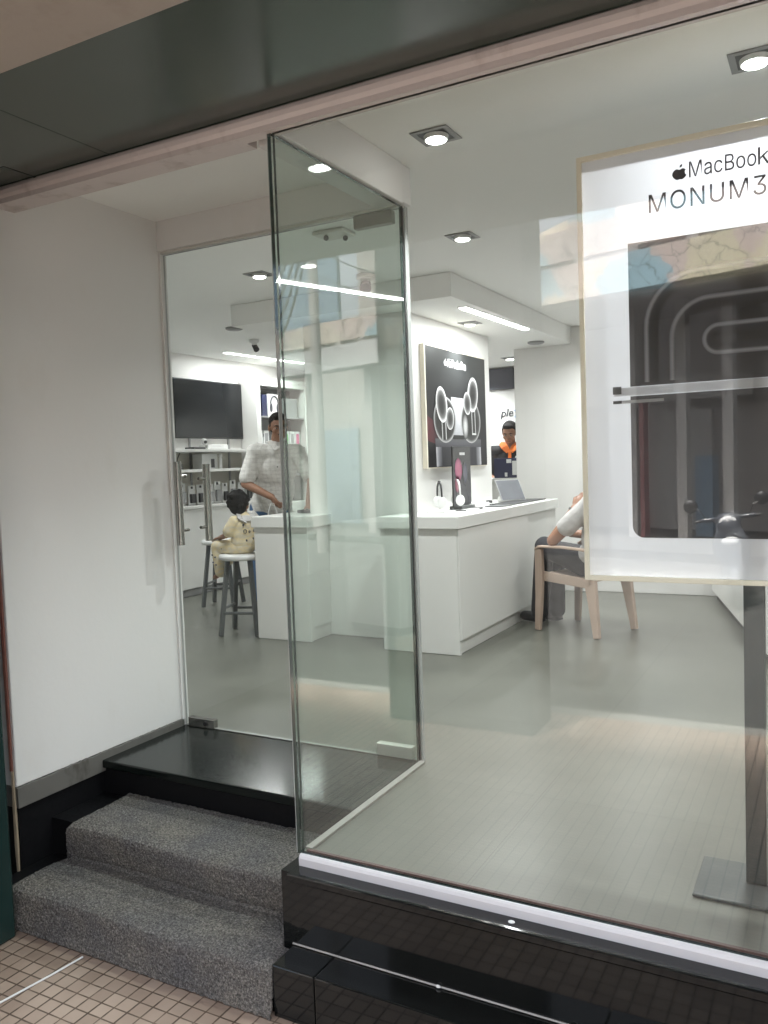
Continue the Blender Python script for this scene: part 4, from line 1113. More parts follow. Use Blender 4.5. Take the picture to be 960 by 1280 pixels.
# ------------------------------------------------------------------ stools
def stool(label, c, yaw):
    t = thing('stool', label, 'stool', (0, 0, 0), 'white topped stools by the counter')
    b = BM(); lathe(b, [(0.0, 0.572), (0.165, 0.572), (0.178, 0.578), (0.18, 0.60), (0.174, 0.612), (0.12, 0.617), (0.0, 0.618)], (0, 0, 0), None, 36)
    obj('seat', b, WPLAST, t, 0, True)
    ft = []
    for k in range(4):
        a = PI / 4 + k * PI / 2
        p0 = Vector((0.205 * math.cos(a), 0.205 * math.sin(a), 0.002)); p1 = Vector((0.125 * math.cos(a), 0.125 * math.sin(a), 0.575))
        b = BM(); d = (p1 - p0)
        m = Matrix.Translation((p0 + p1) / 2) @ d.to_track_quat('Z', 'Y').to_matrix().to_4x4()
        box(b, -0.016, 0.016, -0.016, 0.016, -d.length / 2, d.length / 2, m); obj('leg', b, DGREY, t, 0.003)
        ft.append((p0, d))
    for k in range(4):
        f = 0.30 + 0.06 * (k % 2)
        q0 = ft[k][0] + ft[k][1] * f; q1 = ft[(k + 1) % 4][0] + ft[(k + 1) % 4][1] * f
        b = BM(); tube(b, [q0, q1], 0.011, 8); obj('stretcher', b, DGREY, t)
    t.location = c; t.rotation_euler = (0, 0, yaw)
    return t
stool('white round stool on grey legs with the child sitting on it', (-3.99, 5.03, 0), R(18))
stool('empty white round stool behind the child by the low wall cabinet', (-5.02, 6.02, 0), R(20))

# ------------------------------------------------------------------ plastic chair
F = Vector((-0.93, 0.37, 0)).normalized(); Sd = Vector((0.37, 0.93, 0)).normalized()
ch = thing('plastic_chair', 'beige moulded plastic armchair holding the seated person', 'chair', (-1.6, 5.96, 0))
CP = lambda a, s, z: Vector((-1.6, 5.96, 0)) + F * a + Sd * s + Vector((0, 0, z))
b = BM()
NA, NS = 12, 10
top = [[b.verts.new(CP(-0.22 + 0.45 * i / NA, (-0.21 + 0.42 * j / NS) * (0.9 + 0.1 * i / NA), 0.40 + 0.03 * i / NA - 0.022 * math.sin(PI * j / NS) * math.sin(PI * min(1, i / NA * 1.1)) - (0.03 if i == NA else 0))) for j in range(NS + 1)] for i in range(NA + 1)]
for i in range(NA):
    for j in range(NS): b.faces.new((top[i][j], top[i + 1][j], top[i + 1][j + 1], top[i][j + 1]))
o = obj('seat', b, CHAIRP, ch, 0, True); s_ = o.modifiers.new('t', 'SOLIDIFY'); s_.thickness = 0.012
b = BM()
def flat_bar(bm, pts, w, t, nrm):
    """ribbon of width w and thickness t through pts, flat side facing nrm"""
    rows = []
    for i, p in enumerate(pts):
        tg = (pts[min(i + 1, len(pts) - 1)] - pts[max(i - 1, 0)]).normalized()
        sd = tg.cross(nrm).normalized(); nn = sd.cross(tg).normalized()
        ww = w[i] if isinstance(w, (list, tuple)) else w
        rows.append([bm.verts.new(p + sd * a + nn * c) for a, c in ((-ww / 2, -t / 2), (ww / 2, -t / 2), (ww / 2, t / 2), (-ww / 2, t / 2))])
    for r0, r1 in zip(rows, rows[1:]):
        for k in range(4): bm.faces.new((r0[k], r0[(k + 1) % 4], r1[(k + 1) % 4], r1[k]))
    bm.faces.new(rows[0][::-1]); bm.faces.new(rows[-1])
for s in (-1, 1):
    b = BM(); flat_bar(b, [CP(0.25, s * 0.235, 0.002), CP(0.235, s * 0.23, 0.25), CP(0.225, s * 0.235, 0.42), CP(0.215, s * 0.25, 0.58), CP(0.20, s * 0.255, 0.612)], [0.046, 0.060, 0.068, 0.064, 0.05], 0.032, Sd); obj('leg', b, CHAIRP, ch, 0.006)
    b = BM(); flat_bar(b, [CP(-0.26, s * 0.225, 0.002), CP(-0.225, s * 0.215, 0.25), CP(-0.20, s * 0.21, 0.41)], [0.046, 0.072, 0.095], 0.036, Sd); obj('leg', b, CHAIRP, ch, 0.006)
    b = BM(); flat_bar(b, [CP(0.235, s * 0.25, 0.60), CP(0.20, s * 0.255, 0.622), CP(0.0, s * 0.265, 0.628), CP(-0.17, s * 0.255, 0.618), CP(-0.25, s * 0.235, 0.60)], 0.055, 0.016, Vector((0, 0, 1))); obj('armrest', b, CHAIRP, ch, 0.005)
    b = BM(); flat_bar(b, [CP(0.22, s * 0.222, 0.405), CP(-0.2, s * 0.205, 0.375)], 0.07, 0.014, Sd); obj('apron', b, CHAIRP, ch, 0.003)
b = BM()
for k in range(5):
    s = -0.17 + 0.085 * k
    flat_bar(b, [CP(-0.205, s, 0.40), CP(-0.25, s * 1.05, 0.55), CP(-0.30, s * 1.08, 0.80)], 0.05, 0.012, F)
flat_bar(b, [CP(-0.30, -0.235, 0.78), CP(-0.325, -0.12, 0.845), CP(-0.33, 0, 0.86), CP(-0.325, 0.12, 0.845), CP(-0.30, 0.235, 0.78)], 0.075, 0.016, F)
for s in (-1, 1): flat_bar(b, [CP(-0.205, s * 0.215, 0.38), CP(-0.25, s * 0.235, 0.60), CP(-0.30, s * 0.235, 0.79)], 0.05, 0.018, F)
obj('backrest', b, CHAIRP, ch, 0.003)

# ------------------------------------------------------------------ people
def V(*a): return Vector(a)
def basis(f, up):
    """columns: right of the figure, forward, up"""
    f = f.normalized(); up = (up - f * up.dot(f)).normalized(); r = f.cross(up)
    return Matrix((r, f, up)).transposed()

def hand(wrist, d, palm_n, sc, curl=0.5, thumb=1):
    """palm, four unequal bent fingers and a thumb; d = pointing direction, palm_n = way the palm faces"""
    d = d.normalized(); palm_n = (palm_n - d * palm_n.dot(d)).normalized(); sd = d.cross(palm_n) * thumb
    pr_ = [('e', wrist + d * 0.045 * sc, (0.038 * sc, 0.05 * sc, 0.017 * sc), basis(d, palm_n))]
    for k, (o_, L) in enumerate(((0.028, 0.070), (0.010, 0.080), (-0.009, 0.074), (-0.026, 0.058))):
        p0 = wrist + d * 0.082 * sc + sd * o_ * sc
        d1 = (d * math.cos(curl * 0.7) + palm_n * math.sin(curl * 0.7)); d2 = (d * math.cos(curl * 2.0) + palm_n * math.sin(curl * 2.0))
        p1 = p0 + d1 * L * 0.5 * sc; p2 = p1 + d2 * L * 0.5 * sc
        pr_ += [('c', p0 - d * 0.02 * sc, p1, 0.0095 * sc, 0.0085 * sc), ('c', p1, p2, 0.0085 * sc, 0.0072 * sc)]
    t0 = wrist + d * 0.025 * sc + sd * 0.026 * sc
    t1 = t0 + (d * 0.7 + sd * 0.6 + palm_n * 0.3).normalized() * 0.042 * sc
    t2 = t1 + (d * 0.9 + palm_n * 0.5 * (1 + curl)).normalized() * 0.032 * sc
    return pr_ + [('c', t0, t1, 0.0125 * sc, 0.010 * sc), ('c', t1, t2, 0.010 * sc, 0.008 * sc)]

def face(prims, hc, B, s):
    """nose, brow, chin, ears round a head centre hc with basis B (right, forward, up), head scale s"""
    r, f, u = B.col[0], B.col[1], B.col[2]
    P_ = lambda a, b_, c: hc + r * a * s + f * b_ * s + u * c * s
    prims += [('e', P_(0, -0.008, 0.03), (0.074 * s, 0.094 * s, 0.088 * s), B), ('e', P_(0, 0.028, -0.045), (0.058 * s, 0.062 * s, 0.070 * s), B),
              ('e', P_(0, 0.055, -0.093), (0.026 * s, 0.022 * s, 0.020 * s), B),
              ('c', P_(0, 0.086, 0.012), P_(0, 0.106, -0.026), 0.009 * s, 0.014 * s), ('e', P_(0, 0.078, 0.030), (0.05 * s, 0.014 * s, 0.011 * s), B),
              ('e', P_(0, 0.084, -0.060), (0.026 * s, 0.010 * s, 0.011 * s), B)]
    for k in (-1, 1):
        prims += [('e', P_(k * 0.076, -0.012, -0.005), (0.010 * s, 0.02 * s, 0.032 * s), B), ('e', P_(k * 0.016, 0.094, -0.030), (0.009 * s, 0.009 * s, 0.007 * s), B),
                  ('e', P_(k * 0.042, 0.062, -0.02), (0.022 * s, 0.02 * s, 0.022 * s), B)]
    return P_

def features(root, P_, B, s, hair_prims, brow=True):
    for k in (-1, 1):
        bm = BM(); ell(bm, P_(k * 0.032, 0.080, 0.008), (0.0115 * s, 0.008 * s, 0.0045 * s), B, 10, 8); e = obj('eye', bm, EYEW, root, 0, True)
        bm = BM(); ell(bm, P_(k * 0.032, 0.0865, 0.008), (0.0062 * s, 0.004 * s, 0.0050 * s), B, 10, 8); obj('iris', bm, DARK, e, 0, True)
        if brow:
            bm = BM(); tube(bm, [P_(k * 0.013, 0.093, 0.026), P_(k * 0.032, 0.092, 0.033), P_(k * 0.053, 0.076, 0.027)], [0.003 * s, 0.0045 * s, 0.002 * s], 6); obj('eyebrow', bm, HAIR, root, 0, True)
    bm = BM(); ell(bm, P_(0, 0.092, -0.058), (0.021 * s, 0.005 * s, 0.0035 * s), B, 12, 8); obj('mouth', bm, pmat('lips', (0.17, 0.06, 0.045), 0.5, 0.1, 20), root, 0, True)
    return merged('hair', hair_prims, HAIR, root, 0.008 * max(0.7, s), 2)

# --- man in the pale checked shirt
MC = V(-4.42, 6.02, 0)
mf = V(0.62, -0.78, 0).normalized(); mr = V(mf.y, -mf.x, 0)     # forward, his right
up = V(0, 0, 1)
def M_(r_, f_, z): return MC + mr * r_ + mf * f_ + up * z
man = thing('person', 'standing man in a pale checked short sleeved shirt and blue jeans holding a bag', 'person', (MC.x, MC.y, 0))
Bm = basis(mf, up)
pel, che, nek = M_(0.0, 0.04, 0.92), M_(-0.04, 0.20, 1.26), M_(-0.06, 0.285, 1.465)
shR, shL = M_(0.135, 0.225, 1.40), M_(-0.225, 0.265, 1.385)
elR, haR = M_(0.225, 0.275, 1.13), M_(0.015, 0.455, 1.015)
elL, haL = M_(-0.33, 0.43, 1.15), M_(-0.272, 0.70, 0.945)
hipR, hipL = M_(0.10, 0.0, 0.90), M_(-0.08, 0.0, 0.90)
knR, knL = M_(0.13, 0.03, 0.49), M_(-0.10, 0.04, 0.49)
anR, anL = M_(0.15, -0.01, 0.075), M_(-0.11, 0.0, 0.075)
hf = (mf * 0.96 + mr * -0.12 + up * -0.22).normalized()
Bh = basis(hf, up + hf * 0.2)
hc = M_(-0.07, 0.34, 1.60)
body = [('e', pel, (0.155, 0.115, 0.12), Bm), ('e', (pel + che) / 2, (0.155, 0.125, 0.22), Bm), ('e', che, (0.17, 0.115, 0.17), Bm),
        ('c', shR, shL, 0.062, 0.062), ('c', nek - up * 0.07 - mf * 0.03, nek + up * 0.06 + mf * 0.02, 0.062, 0.052),
        ('c', shR, elR, 0.052, 0.042), ('c', elR, haR, 0.042, 0.028), ('c', shL, elL, 0.052, 0.042), ('c', elL, haL, 0.042, 0.028),
        ('c', hipR, knR, 0.088, 0.056), ('c', knR, anR, 0.055, 0.04), ('c', hipL, knL, 0.088, 0.056), ('c', knL, anL, 0.055, 0.04),
        ('c', anR - up * 0.035, anR - up * 0.04 + mf * 0.15, 0.04, 0.032), ('c', anL - up * 0.035, anL - up * 0.04 + mf * 0.15, 0.04, 0.032)]
Ph = face(body, hc, Bh, 1.0)
body += hand(haR, (haR - elR) * 0.6 + up * -0.12, -mr * 0.6 - mf * 0.2, 1.0, 0.95, -1) + hand(haL, mf * 0.9 - mr * 0.2 - up * 0.22, -up, 1.0, 0.12, -1)
merged('body', body, SKIN, man, 0.0062, 3)
def HP(P_, B, s): return [('e', P_(0, -0.022, 0.052), (0.080 * s, 0.092 * s, 0.078 * s), B), ('e', P_(0, 0.052, 0.098), (0.058 * s, 0.036 * s, 0.026 * s), B), ('e', P_(0, -0.06, -0.005), (0.072 * s, 0.05 * s, 0.06 * s), B),
        ('c', P_(0.074, 0.012, 0.05), P_(0.076, 0.008, 0.008), 0.009 * s, 0.006 * s), ('c', P_(-0.074, 0.012, 0.05), P_(-0.076, 0.008, 0.008), 0.009 * s, 0.006 * s)]
features(man, Ph, Bh, 1.0, HP(Ph, Bh, 1.0))
bm = BM(); tube(bm, [Ph(-0.022, 0.101, -0.043), Ph(0, 0.104, -0.040), Ph(0.022, 0.101, -0.043)], [0.003, 0.005, 0.003], 6); obj('moustache', bm, HAIR, man, 0, True)
slR, slL = shR + (elR - shR) * 0.80, shL + (elL - shL) * 0.80
shirt = [('e', pel + up * 0.03, (0.185, 0.145, 0.17), Bm), ('e', (pel + che) / 2 + mf * 0.01, (0.182, 0.150, 0.25), Bm), ('e', che, (0.188, 0.132, 0.19), Bm), ('c', shR, shL, 0.076, 0.076),
         ('c', nek - up * 0.055 - mf * 0.025, nek, 0.095, 0.066), ('c', shR, slR, 0.068, 0.074), ('c', shL, slL, 0.068, 0.074), ('c', M_(0.1, 0.0, 0.82), M_(-0.08, 0.0, 0.82), 0.125, 0.125)]
so_ = merged('shirt', shirt, SHIRT, man, 0.010, 4)
for q in (0.95, 0.62, 0.30, 0.0):
    bm = BM(); cb = pel.lerp(che, 0.25 + 0.75 * q)
    ell(bm, cb + mf * (0.150 if q < 0.9 else 0.136) - mr * 0.01 + up * 0.02, (0.006, 0.006, 0.006)); obj('button', bm, DARK, so_)
bm = BM()
for s in (-1, 1): flat_bar(bm, [nek + mr * s * 0.082 - mf * 0.045 + up * 0.022, nek + mr * s * 0.072 + mf * 0.03 + up * 0.02, nek + mr * s * 0.012 + mf * 0.105 - up * 0.05], [0.03, 0.038, 0.048], 0.008, (mf + up * 0.4))
obj('collar', bm, SHIRT, so_, 0.002)
merged('trousers', [('e', pel - up * 0.03, (0.172, 0.132, 0.13), Bm), ('c', hipR, knR, 0.102, 0.074), ('c', knR, anR, 0.073, 0.068), ('c', hipL, knL, 0.102, 0.074), ('c', knL, anL, 0.073, 0.068)], JEAN, man, 0.012, 3)
for an in (anR, anL): merged('shoe', [('c', an - up * 0.03, an - up * 0.032 + mf * 0.15, 0.048, 0.04), ('e', an - up * 0.055 + mf * 0.07, (0.046, 0.13, 0.018), Bm)], SHOE, man, 0.010, 2)
bg = haR + mf * 0.02 + up * -0.045
pb = thing('paper_bag', 'white paper bag with thin rope handles hanging from the man\'s hand', 'bag', (bg.x, bg.y, 0.55))
Bb = Matrix.Translation((bg.x, bg.y, 0.50)) @ Bm.to_4x4()
bm = BM(); box(bm, -0.11, 0.11, -0.045, 0.045, 0.0, 0.30, Bb); obj('sack', bm, CARD, pb, 0.003)
for s in (-1, 1):
    bm = BM(); pts = [Bb @ V(-0.05, s * 0.03, 0.30), Bb @ V(-0.032, s * 0.018, 0.40), Bb @ V(-0.012, s * 0.006, bg.z - 0.50 - 0.005), Bb @ V(0.012, s * 0.006, bg.z - 0.50 - 0.005), Bb @ V(0.032, s * 0.018, 0.40), Bb @ V(0.05, s * 0.03, 0.30)]
    tube(bm, pts, 0.0035, 6); obj('handle', bm, CARD, pb)
b = BM(); box(b, -3.62, -3.40, 5.25, 5.50, 0.906, 0.93); tag(obj('demo_laptop', b, DGREY, None, 0.003), 'thin dark laptop lying on the narrow counter by the man\'s hand', 'laptop')

# --- child on the stool
KC = V(-3.99, 5.03, 0)
kf = V(-0.97, 0.22, 0).normalized(); kr = V(kf.y, -kf.x, 0)
def K_(r_, f_, z): return KC + kr * r_ + kf * f_ + up * z
kid = thing('person', 'small child in pale yellow printed clothes sitting on a white stool', 'person', (KC.x, KC.y, 0.6))
Bk = basis(kf, up)
kp, kc, kn = K_(0, -0.02, 0.695), K_(0, -0.03, 0.83), K_(0, -0.02, 0.915)
khf = (kf * 0.55 + kr * 0.80 + up * 0.12).normalized(); Bkh = basis(khf, up - khf * 0.12); khc = K_(0.0, 0.01, 0.985)
sR, sL = K_(0.092, -0.03, 0.868), K_(-0.092, -0.03, 0.868)
eR, eL = K_(0.125, 0.02, 0.765), K_(-0.125, 0.02, 0.765)
wR, wL = K_(0.09, 0.135, 0.728), K_(-0.09, 0.155, 0.735)
hR, hL = K_(0.05, 0.0, 0.665), K_(-0.05, 0.0, 0.665)
nR, nL = K_(0.065, 0.20, 0.665), K_(-0.085, 0.19, 0.665)
aR, aL = K_(0.055, 0.245, 0.545), K_(-0.095, 0.155, 0.475)
kb = [('e', kp, (0.085, 0.08, 0.08), Bk), ('e', (kp + kc) / 2, (0.082, 0.072, 0.10), Bk), ('e', kc, (0.085, 0.065, 0.085), Bk), ('c', sR, sL, 0.032, 0.032), ('c', kn - up * 0.03, kn + up * 0.03, 0.034, 0.032),
      ('c', sR, eR, 0.029, 0.024), ('c', eR, wR, 0.024, 0.018), ('c', sL, eL, 0.029, 0.024), ('c', eL, wL, 0.024, 0.018),
      ('c', hR, nR, 0.05, 0.038), ('c', nR, aR, 0.036, 0.026), ('c', hL, nL, 0.05, 0.038), ('c', nL, aL, 0.036, 0.026),
      ('c', aR, aR + kf * 0.085 - up * 0.01, 0.024, 0.018), ('c', aL - up * 0.012, aL + kf * 0.075 - up * 0.05, 0.024, 0.018)]
Pk = face(kb, khc, Bkh, 0.86)
kb += hand(wR, kf + up * -0.15, -up, 0.62, 0.3, 1) + hand(wL, kf + up * -0.15, -up, 0.62, 0.3, -1)
merged('body', kb, SKIN2, kid, 0.0052, 3)
kh = features(kid, Pk, Bkh, 0.86, [('e', Pk(0, -0.022, 0.042), (0.088 * 0.9, 0.098 * 0.9, 0.092 * 0.9), Bkh), ('e', Pk(0, -0.055, -0.01), (0.076 * 0.88, 0.062 * 0.88, 0.070 * 0.88), Bkh), ('e', Pk(0, 0.045, 0.085), (0.055 * 0.86, 0.04 * 0.86, 0.035 * 0.86), Bkh)]
              + [('e', Pk(0.085 * math.cos(k * 2.4) * (0.3 + 0.7 * ((k * 37) % 10) / 10), -0.03 + 0.08 * math.sin(k * 2.4) * (0.3 + 0.7 * ((k * 37) % 10) / 10), 0.10 - 0.11 * ((k * 53) % 10) / 10 * 0.5), (0.024, 0.024, 0.022), Bkh) for k in range(14)]
              + [('e', khc + Bkh @ V(0.083 * math.cos(k * 2.399) * math.sqrt(1 - (1 - (k + 0.5) / 34) ** 2), -0.018 - 0.075 * abs(math.sin(k * 2.399)) * math.sqrt(1 - (1 - (k + 0.5) / 34) ** 2) if k % 3 else -0.018 + 0.055 * math.sin(k * 2.399) * math.sqrt(1 - (1 - (k + 0.5) / 34) ** 2), 0.03 + 0.085 * (1 - (k + 0.5) / 34) - 0.03 * (k / 34)), (0.017, 0.017, 0.016), Bkh) for k in range(34)])
top_ = merged('top', [('e', kp + up * 0.01, (0.104, 0.098, 0.085), Bk), ('e', (kp + kc) / 2, (0.100, 0.090, 0.115), Bk), ('e', kc, (0.100, 0.080, 0.095), Bk), ('c', sR, sL, 0.043, 0.043), ('c', sR, sR + (eR - sR) * 0.75, 0.042, 0.047), ('c', sL, sL + (eL - sL) * 0.75, 0.042, 0.047),
               ('c', kn - up * 0.025, kn - up * 0.01, 0.055, 0.045)], KID, kid, 0.007, 3)
bm = BM()
for s in (-1, 1): flat_bar(bm, [K_(s * 0.05, -0.03, 0.925), K_(s * 0.075, -0.075, 0.895), K_(s * 0.03, -0.105, 0.862)], [0.03, 0.045, 0.05], 0.008, (kf * -0.6 + up))
flat_bar(bm, [K_(-0.06, -0.09, 0.888), K_(0, -0.105, 0.885), K_(0.06, -0.09, 0.888)], 0.05, 0.008, (kf * -0.8 + up * 0.5))
obj('collar', bm, GREYSHIRT, top_, 0.002)
bm = BM()
for a, z, rr_ in ((-0.05, 0.79, 0.015), (-0.015, 0.785, 0.007), (0.03, 0.79, 0.006), (0.06, 0.785, 0.006)):
    cxx = K_(a, -0.118 + abs(a) * 0.25, z)
    tube(bm, [cxx + (kr * math.cos(2 * PI * k / 10) + up * math.sin(2 * PI * k / 10)) * rr_ for k in range(11)], 0.003, 6)
for a, z in ((0.02, 0.73), (-0.04, 0.72), (-0.06, 0.84)): ell(bm, K_(a, -0.112 + abs(a) * 0.2, z), (0.010, 0.006, 0.010))
obj('motif', bm, SLATE, top_)
tr_ = merged('trousers', [('e', kp - up * 0.02, (0.100, 0.095, 0.072), Bk), ('c', hR, nR, 0.062, 0.054), ('c', nR, aR, 0.053, 0.046), ('c', hL, nL, 0.062, 0.054), ('c', nL, aL, 0.053, 0.046)], KID, kid, 0.007, 3)
bm = BM()
for p in (nL + (aL - nL) * 0.35, nL + (aL - nL) * 0.65, hL + (nL - hL) * 0.6):
    for k in (-1, 1): ell(bm, p - kr * 0.048 + kf * 0.017 * k + up * 0.008 * k, (0.008, 0.007, 0.007))
obj('motif', bm, SLATE, tr_)

# --- seated person behind the poster
SC = V(-1.6, 5.96, 0)
sr = F.cross(up)
def Q_(r_, f_, z): return SC + sr * r_ + F * f_ + up * z
sit = thing('person', 'person in dark trousers and pale shirt sitting in the plastic chair', 'person', (SC.x, SC.y, 0.44))
Bs = basis(F, up)
qp, qc, qn = Q_(0, -0.13, 0.53), Q_(0, -0.20, 0.83), Q_(0, -0.22, 1.02)
qsL, qsR = Q_(-0.18, -0.20, 0.94), Q_(0.18, -0.20, 0.94)        # left side faces the street
qeL, qwL = Q_(-0.235, 0.10, 0.668), Q_(-0.13, -0.02, 0.90)
qeR, qwR = Q_(0.235, 0.02, 0.67), Q_(0.16, 0.24, 0.68)
qhL, qhR = Q_(-0.085, -0.06, 0.50), Q_(0.085, -0.06, 0.50)
qkL, qkR = Q_(-0.08, 0.30, 0.60), Q_(0.11, 0.36, 0.55)
qaL, qaR = Q_(-0.06, 0.38, 0.10), Q_(0.12, 0.36, 0.09)
qhf = (F * 0.9 + up * -0.25).normalized(); Bq = basis(qhf, up); qhc = Q_(0, -0.17, 1.16)
qb = [('e', qp, (0.16, 0.13, 0.11), Bs), ('e', (qp + qc) / 2, (0.15, 0.12, 0.2), Bs), ('e', qc, (0.165, 0.11, 0.16), Bs), ('c', qsL, qsR, 0.06, 0.06), ('c', qn - up * 0.06, qn + up * 0.06, 0.055, 0.05),
      ('c', qsL, qeL, 0.05, 0.042), ('c', qeL, qwL, 0.042, 0.028), ('c', qsR, qeR, 0.05, 0.042), ('c', qeR, qwR, 0.042, 0.028),
      ('c', qhL, qkL, 0.085, 0.056), ('c', qkL, qaL, 0.055, 0.04), ('c', qhR, qkR, 0.085, 0.056), ('c', qkR, qaR, 0.055, 0.04),
      ('c', qaL - up * 0.05, qaL - up * 0.055 + F * 0.15, 0.038, 0.03), ('c', qaR - up * 0.04, qaR - up * 0.045 + F * 0.15, 0.038, 0.03)]
Pq = face(qb, qhc, Bq, 1.0)
qb += hand(qwL, (qwL - qeL), sr, 1.0, 0.6, 1) + hand(qwR, F - sr * 0.3, -up, 1.0, 0.3, 1)
merged('body', qb, SKIN, sit, 0.0065, 3)
features(sit, Pq, Bq, 1.0, HP(Pq, Bq, 1.0))
merged('shirt', [('e', qp + up * 0.02, (0.18, 0.15, 0.13), Bs), ('e', (qp + qc) / 2, (0.175, 0.142, 0.23), Bs), ('e', qc, (0.182, 0.126, 0.18), Bs), ('c', qsL, qsR, 0.073, 0.073), ('c', qsL, qsL + (qeL - qsL) * 0.62, 0.068, 0.072), ('c', qsR, qsR + (qeR - qsR) * 0.8, 0.072, 0.075), ('c', qn - up * 0.05, qn - up * 0.02, 0.08, 0.065)], GREYSHIRT, sit, 0.010, 4)
merged('trousers', [('e', qp - up * 0.02, (0.175, 0.145, 0.105), Bs), ('c', qhL, qkL, 0.098, 0.078), ('c', qkL, qaL, 0.076, 0.066), ('c', qhR, qkR, 0.098, 0.078), ('c', qkR, qaR, 0.076, 0.066)], TROUS, sit, 0.010, 3)
for an in (qaL, qaR): merged('shoe', [('c', an - up * 0.045, an - up * 0.05 + F * 0.15, 0.045, 0.038), ('e', an - up * 0.068 + F * 0.07, (0.045, 0.13, 0.018), Bs)], SHOE, sit, 0.010, 2)
bm = BM(); ax = (qwL - qeL).normalized(); cyl(bm, qwL - ax * 0.03, qwL - ax * 0.012, 0.034, 0.033); obj('wristwatch', bm, DARK, sit, 0.002)

# --- employee at the back
EC = V(-3.055, 8.5, 0)
ef = V(0.25, -0.97, 0).normalized(); er = V(ef.y, -ef.x, 0)
def E_(r_, f_, z): return EC + er * r_ + ef * f_ + up * z * 0.945
emp = thing('person', 'employee in a black polo with an orange collar at the back desk', 'person', (EC.x, EC.y, 0))
Be = basis(ef, up)
ehf = (ef + up * -0.45 + er * 0.15).normalized(); Beh = basis(ehf, up); ehc = E_(0, 0.07, 1.63)
ep, ec = E_(0, 0, 0.93), E_(0, 0.0, 1.28)
esR, esL = E_(0.19, 0.0, 1.42), E_(-0.19, 0.0, 1.42)
eeR, eeL = E_(0.25, 0.06, 1.15), E_(-0.25, 0.06, 1.15)
ewR, ewL = E_(0.14, 0.28, 1.115), E_(-0.12, 0.28, 1.115)
eb = [('e', ep, (0.15, 0.11, 0.12), Be), ('e', (ep + ec) / 2, (0.145, 0.11, 0.22), Be), ('e', ec, (0.165, 0.11, 0.17), Be), ('c', esR, esL, 0.06, 0.06), ('c', E_(0, 0.0, 1.42), E_(0, 0.03, 1.57), 0.06, 0.052),
      ('c', esR, eeR, 0.05, 0.042), ('c', eeR, ewR, 0.042, 0.028), ('c', esL, eeL, 0.05, 0.042), ('c', eeL, ewL, 0.042, 0.028)]
for s in (-1, 1):
    eb += [('c', E_(s * 0.09, 0, 0.9), E_(s * 0.1, 0.02, 0.49), 0.085, 0.056), ('c', E_(s * 0.1, 0.02, 0.49), E_(s * 0.11, 0, 0.075), 0.055, 0.04), ('c', E_(s * 0.11, 0, 0.04), E_(s * 0.12, 0.15, 0.035), 0.038, 0.03)]
Pe = face(eb, ehc, Beh, 1.0)
eb += hand(ewR, ef - er * 0.4, -up, 1.0, 0.4, -1) + hand(ewL, ef + er * 0.4, -up, 1.0, 0.4, 1)
merged('body', eb, SKIN, emp, 0.007, 3)
features(emp, Pe, Beh, 1.0, HP(Pe, Beh, 1.0))
ps_ = merged('shirt', [('e', ep + up * 0.03, (0.17, 0.135, 0.16), Be), ('e', (ep + ec) / 2, (0.168, 0.135, 0.25), Be), ('e', ec, (0.182, 0.127, 0.19), Be), ('c', esR, esL, 0.075, 0.075), ('c', esR, esR + (eeR - esR) * 0.8, 0.073, 0.078), ('c', esL, esL + (eeL - esL) * 0.8, 0.073, 0.078)], BLACKCLOTH, emp, 0.011, 4)
bm = BM()
for s in (-1, 1): flat_bar(bm, [E_(s * 0.08, -0.05, 1.53), E_(s * 0.085, 0.03, 1.515), E_(s * 0.055, 0.115, 1.475), E_(s * 0.012, 0.145, 1.42)], [0.05, 0.07, 0.075, 0.05], 0.012, ef + up * 0.6)
flat_bar(bm, [E_(0, 0.138, 1.44), E_(0, 0.146, 1.33)], 0.035, 0.008, ef)
obj('collar', bm, ORANGE, ps_, 0.003)
bm = BM(); prism(bm, [(0.05, 1.34), (0.12, 1.34), (0.10, 1.375), (0.06, 1.37)], lambda a, c, h: E_(-a, 0.128 + h, c), 0.0, 0.008); obj('badge', bm, CARD, ps_)
merged('trousers', [('e', ep - up * 0.03, (0.165, 0.13, 0.13), Be)] + [q for s in (-1, 1) for q in (('c', E_(s * 0.09, 0, 0.9), E_(s * 0.1, 0.02, 0.49), 0.1, 0.074), ('c', E_(s * 0.1, 0.02, 0.49), E_(s * 0.11, 0, 0.075), 0.073, 0.066))], TROUS, emp, 0.012, 3)

# ------------------------------------------------------------------ across the street (seen mirrored in the shop window)
pr0 = BM(); box(pr0, -2.62, -1.62, -0.80, -0.42, ZP, 4.4)
tag(obj('street_pillar', pr0, PILLARM, None, 0.02), 'tall dark pillar at the kerb mirrored as a gap in the window', 'pillar')
AB = math.atan2(1.54, 5.44)
ob = thing('street_building', 'old building across the street with a pastel broken tile fascia', 'building', (0, 0, 0))
def OB(name, mat, boxes, bev=0.0, parent=ob):
    bm = BM()
    for q in boxes: box(bm, *q)
    return obj(name, bm, mat, parent, bev)
UZ = ZR
OB('lower_band', MOSAIC, [(-2.6, 20, -0.55, 0.0, 4.23, 4.90)])
OB('upper_band', MOSAIC, [(-2.6, 20, -0.55, -0.10, 5.02, 5.60)])
OB('groove', CONC, [(-2.6, 20, -0.55, -0.22, 4.901, 5.019)] + [(-2.4 + 1.1 * k, -2.2 + 1.1 * k, -0.22, -0.04, 4.903, 5.017) for k in range(20)])
bm = BM(); prism(bm, [(-0.6, 5.601), (9, 5.601), (6.5, 6.35), (4.5, 6.6)], lambda a, c, h: (a, -0.3 - h, c), 0, 2.5); obj('roof', bm, MOSAIC, ob)
OB('upper_wall', CONC, [(2.0, 20, -5.0, -2.9, 5.0, 8.0)])
OB('back_wall', SHADE, [(-2.6, 20, -4.0, -3.8, UZ, 4.9)])
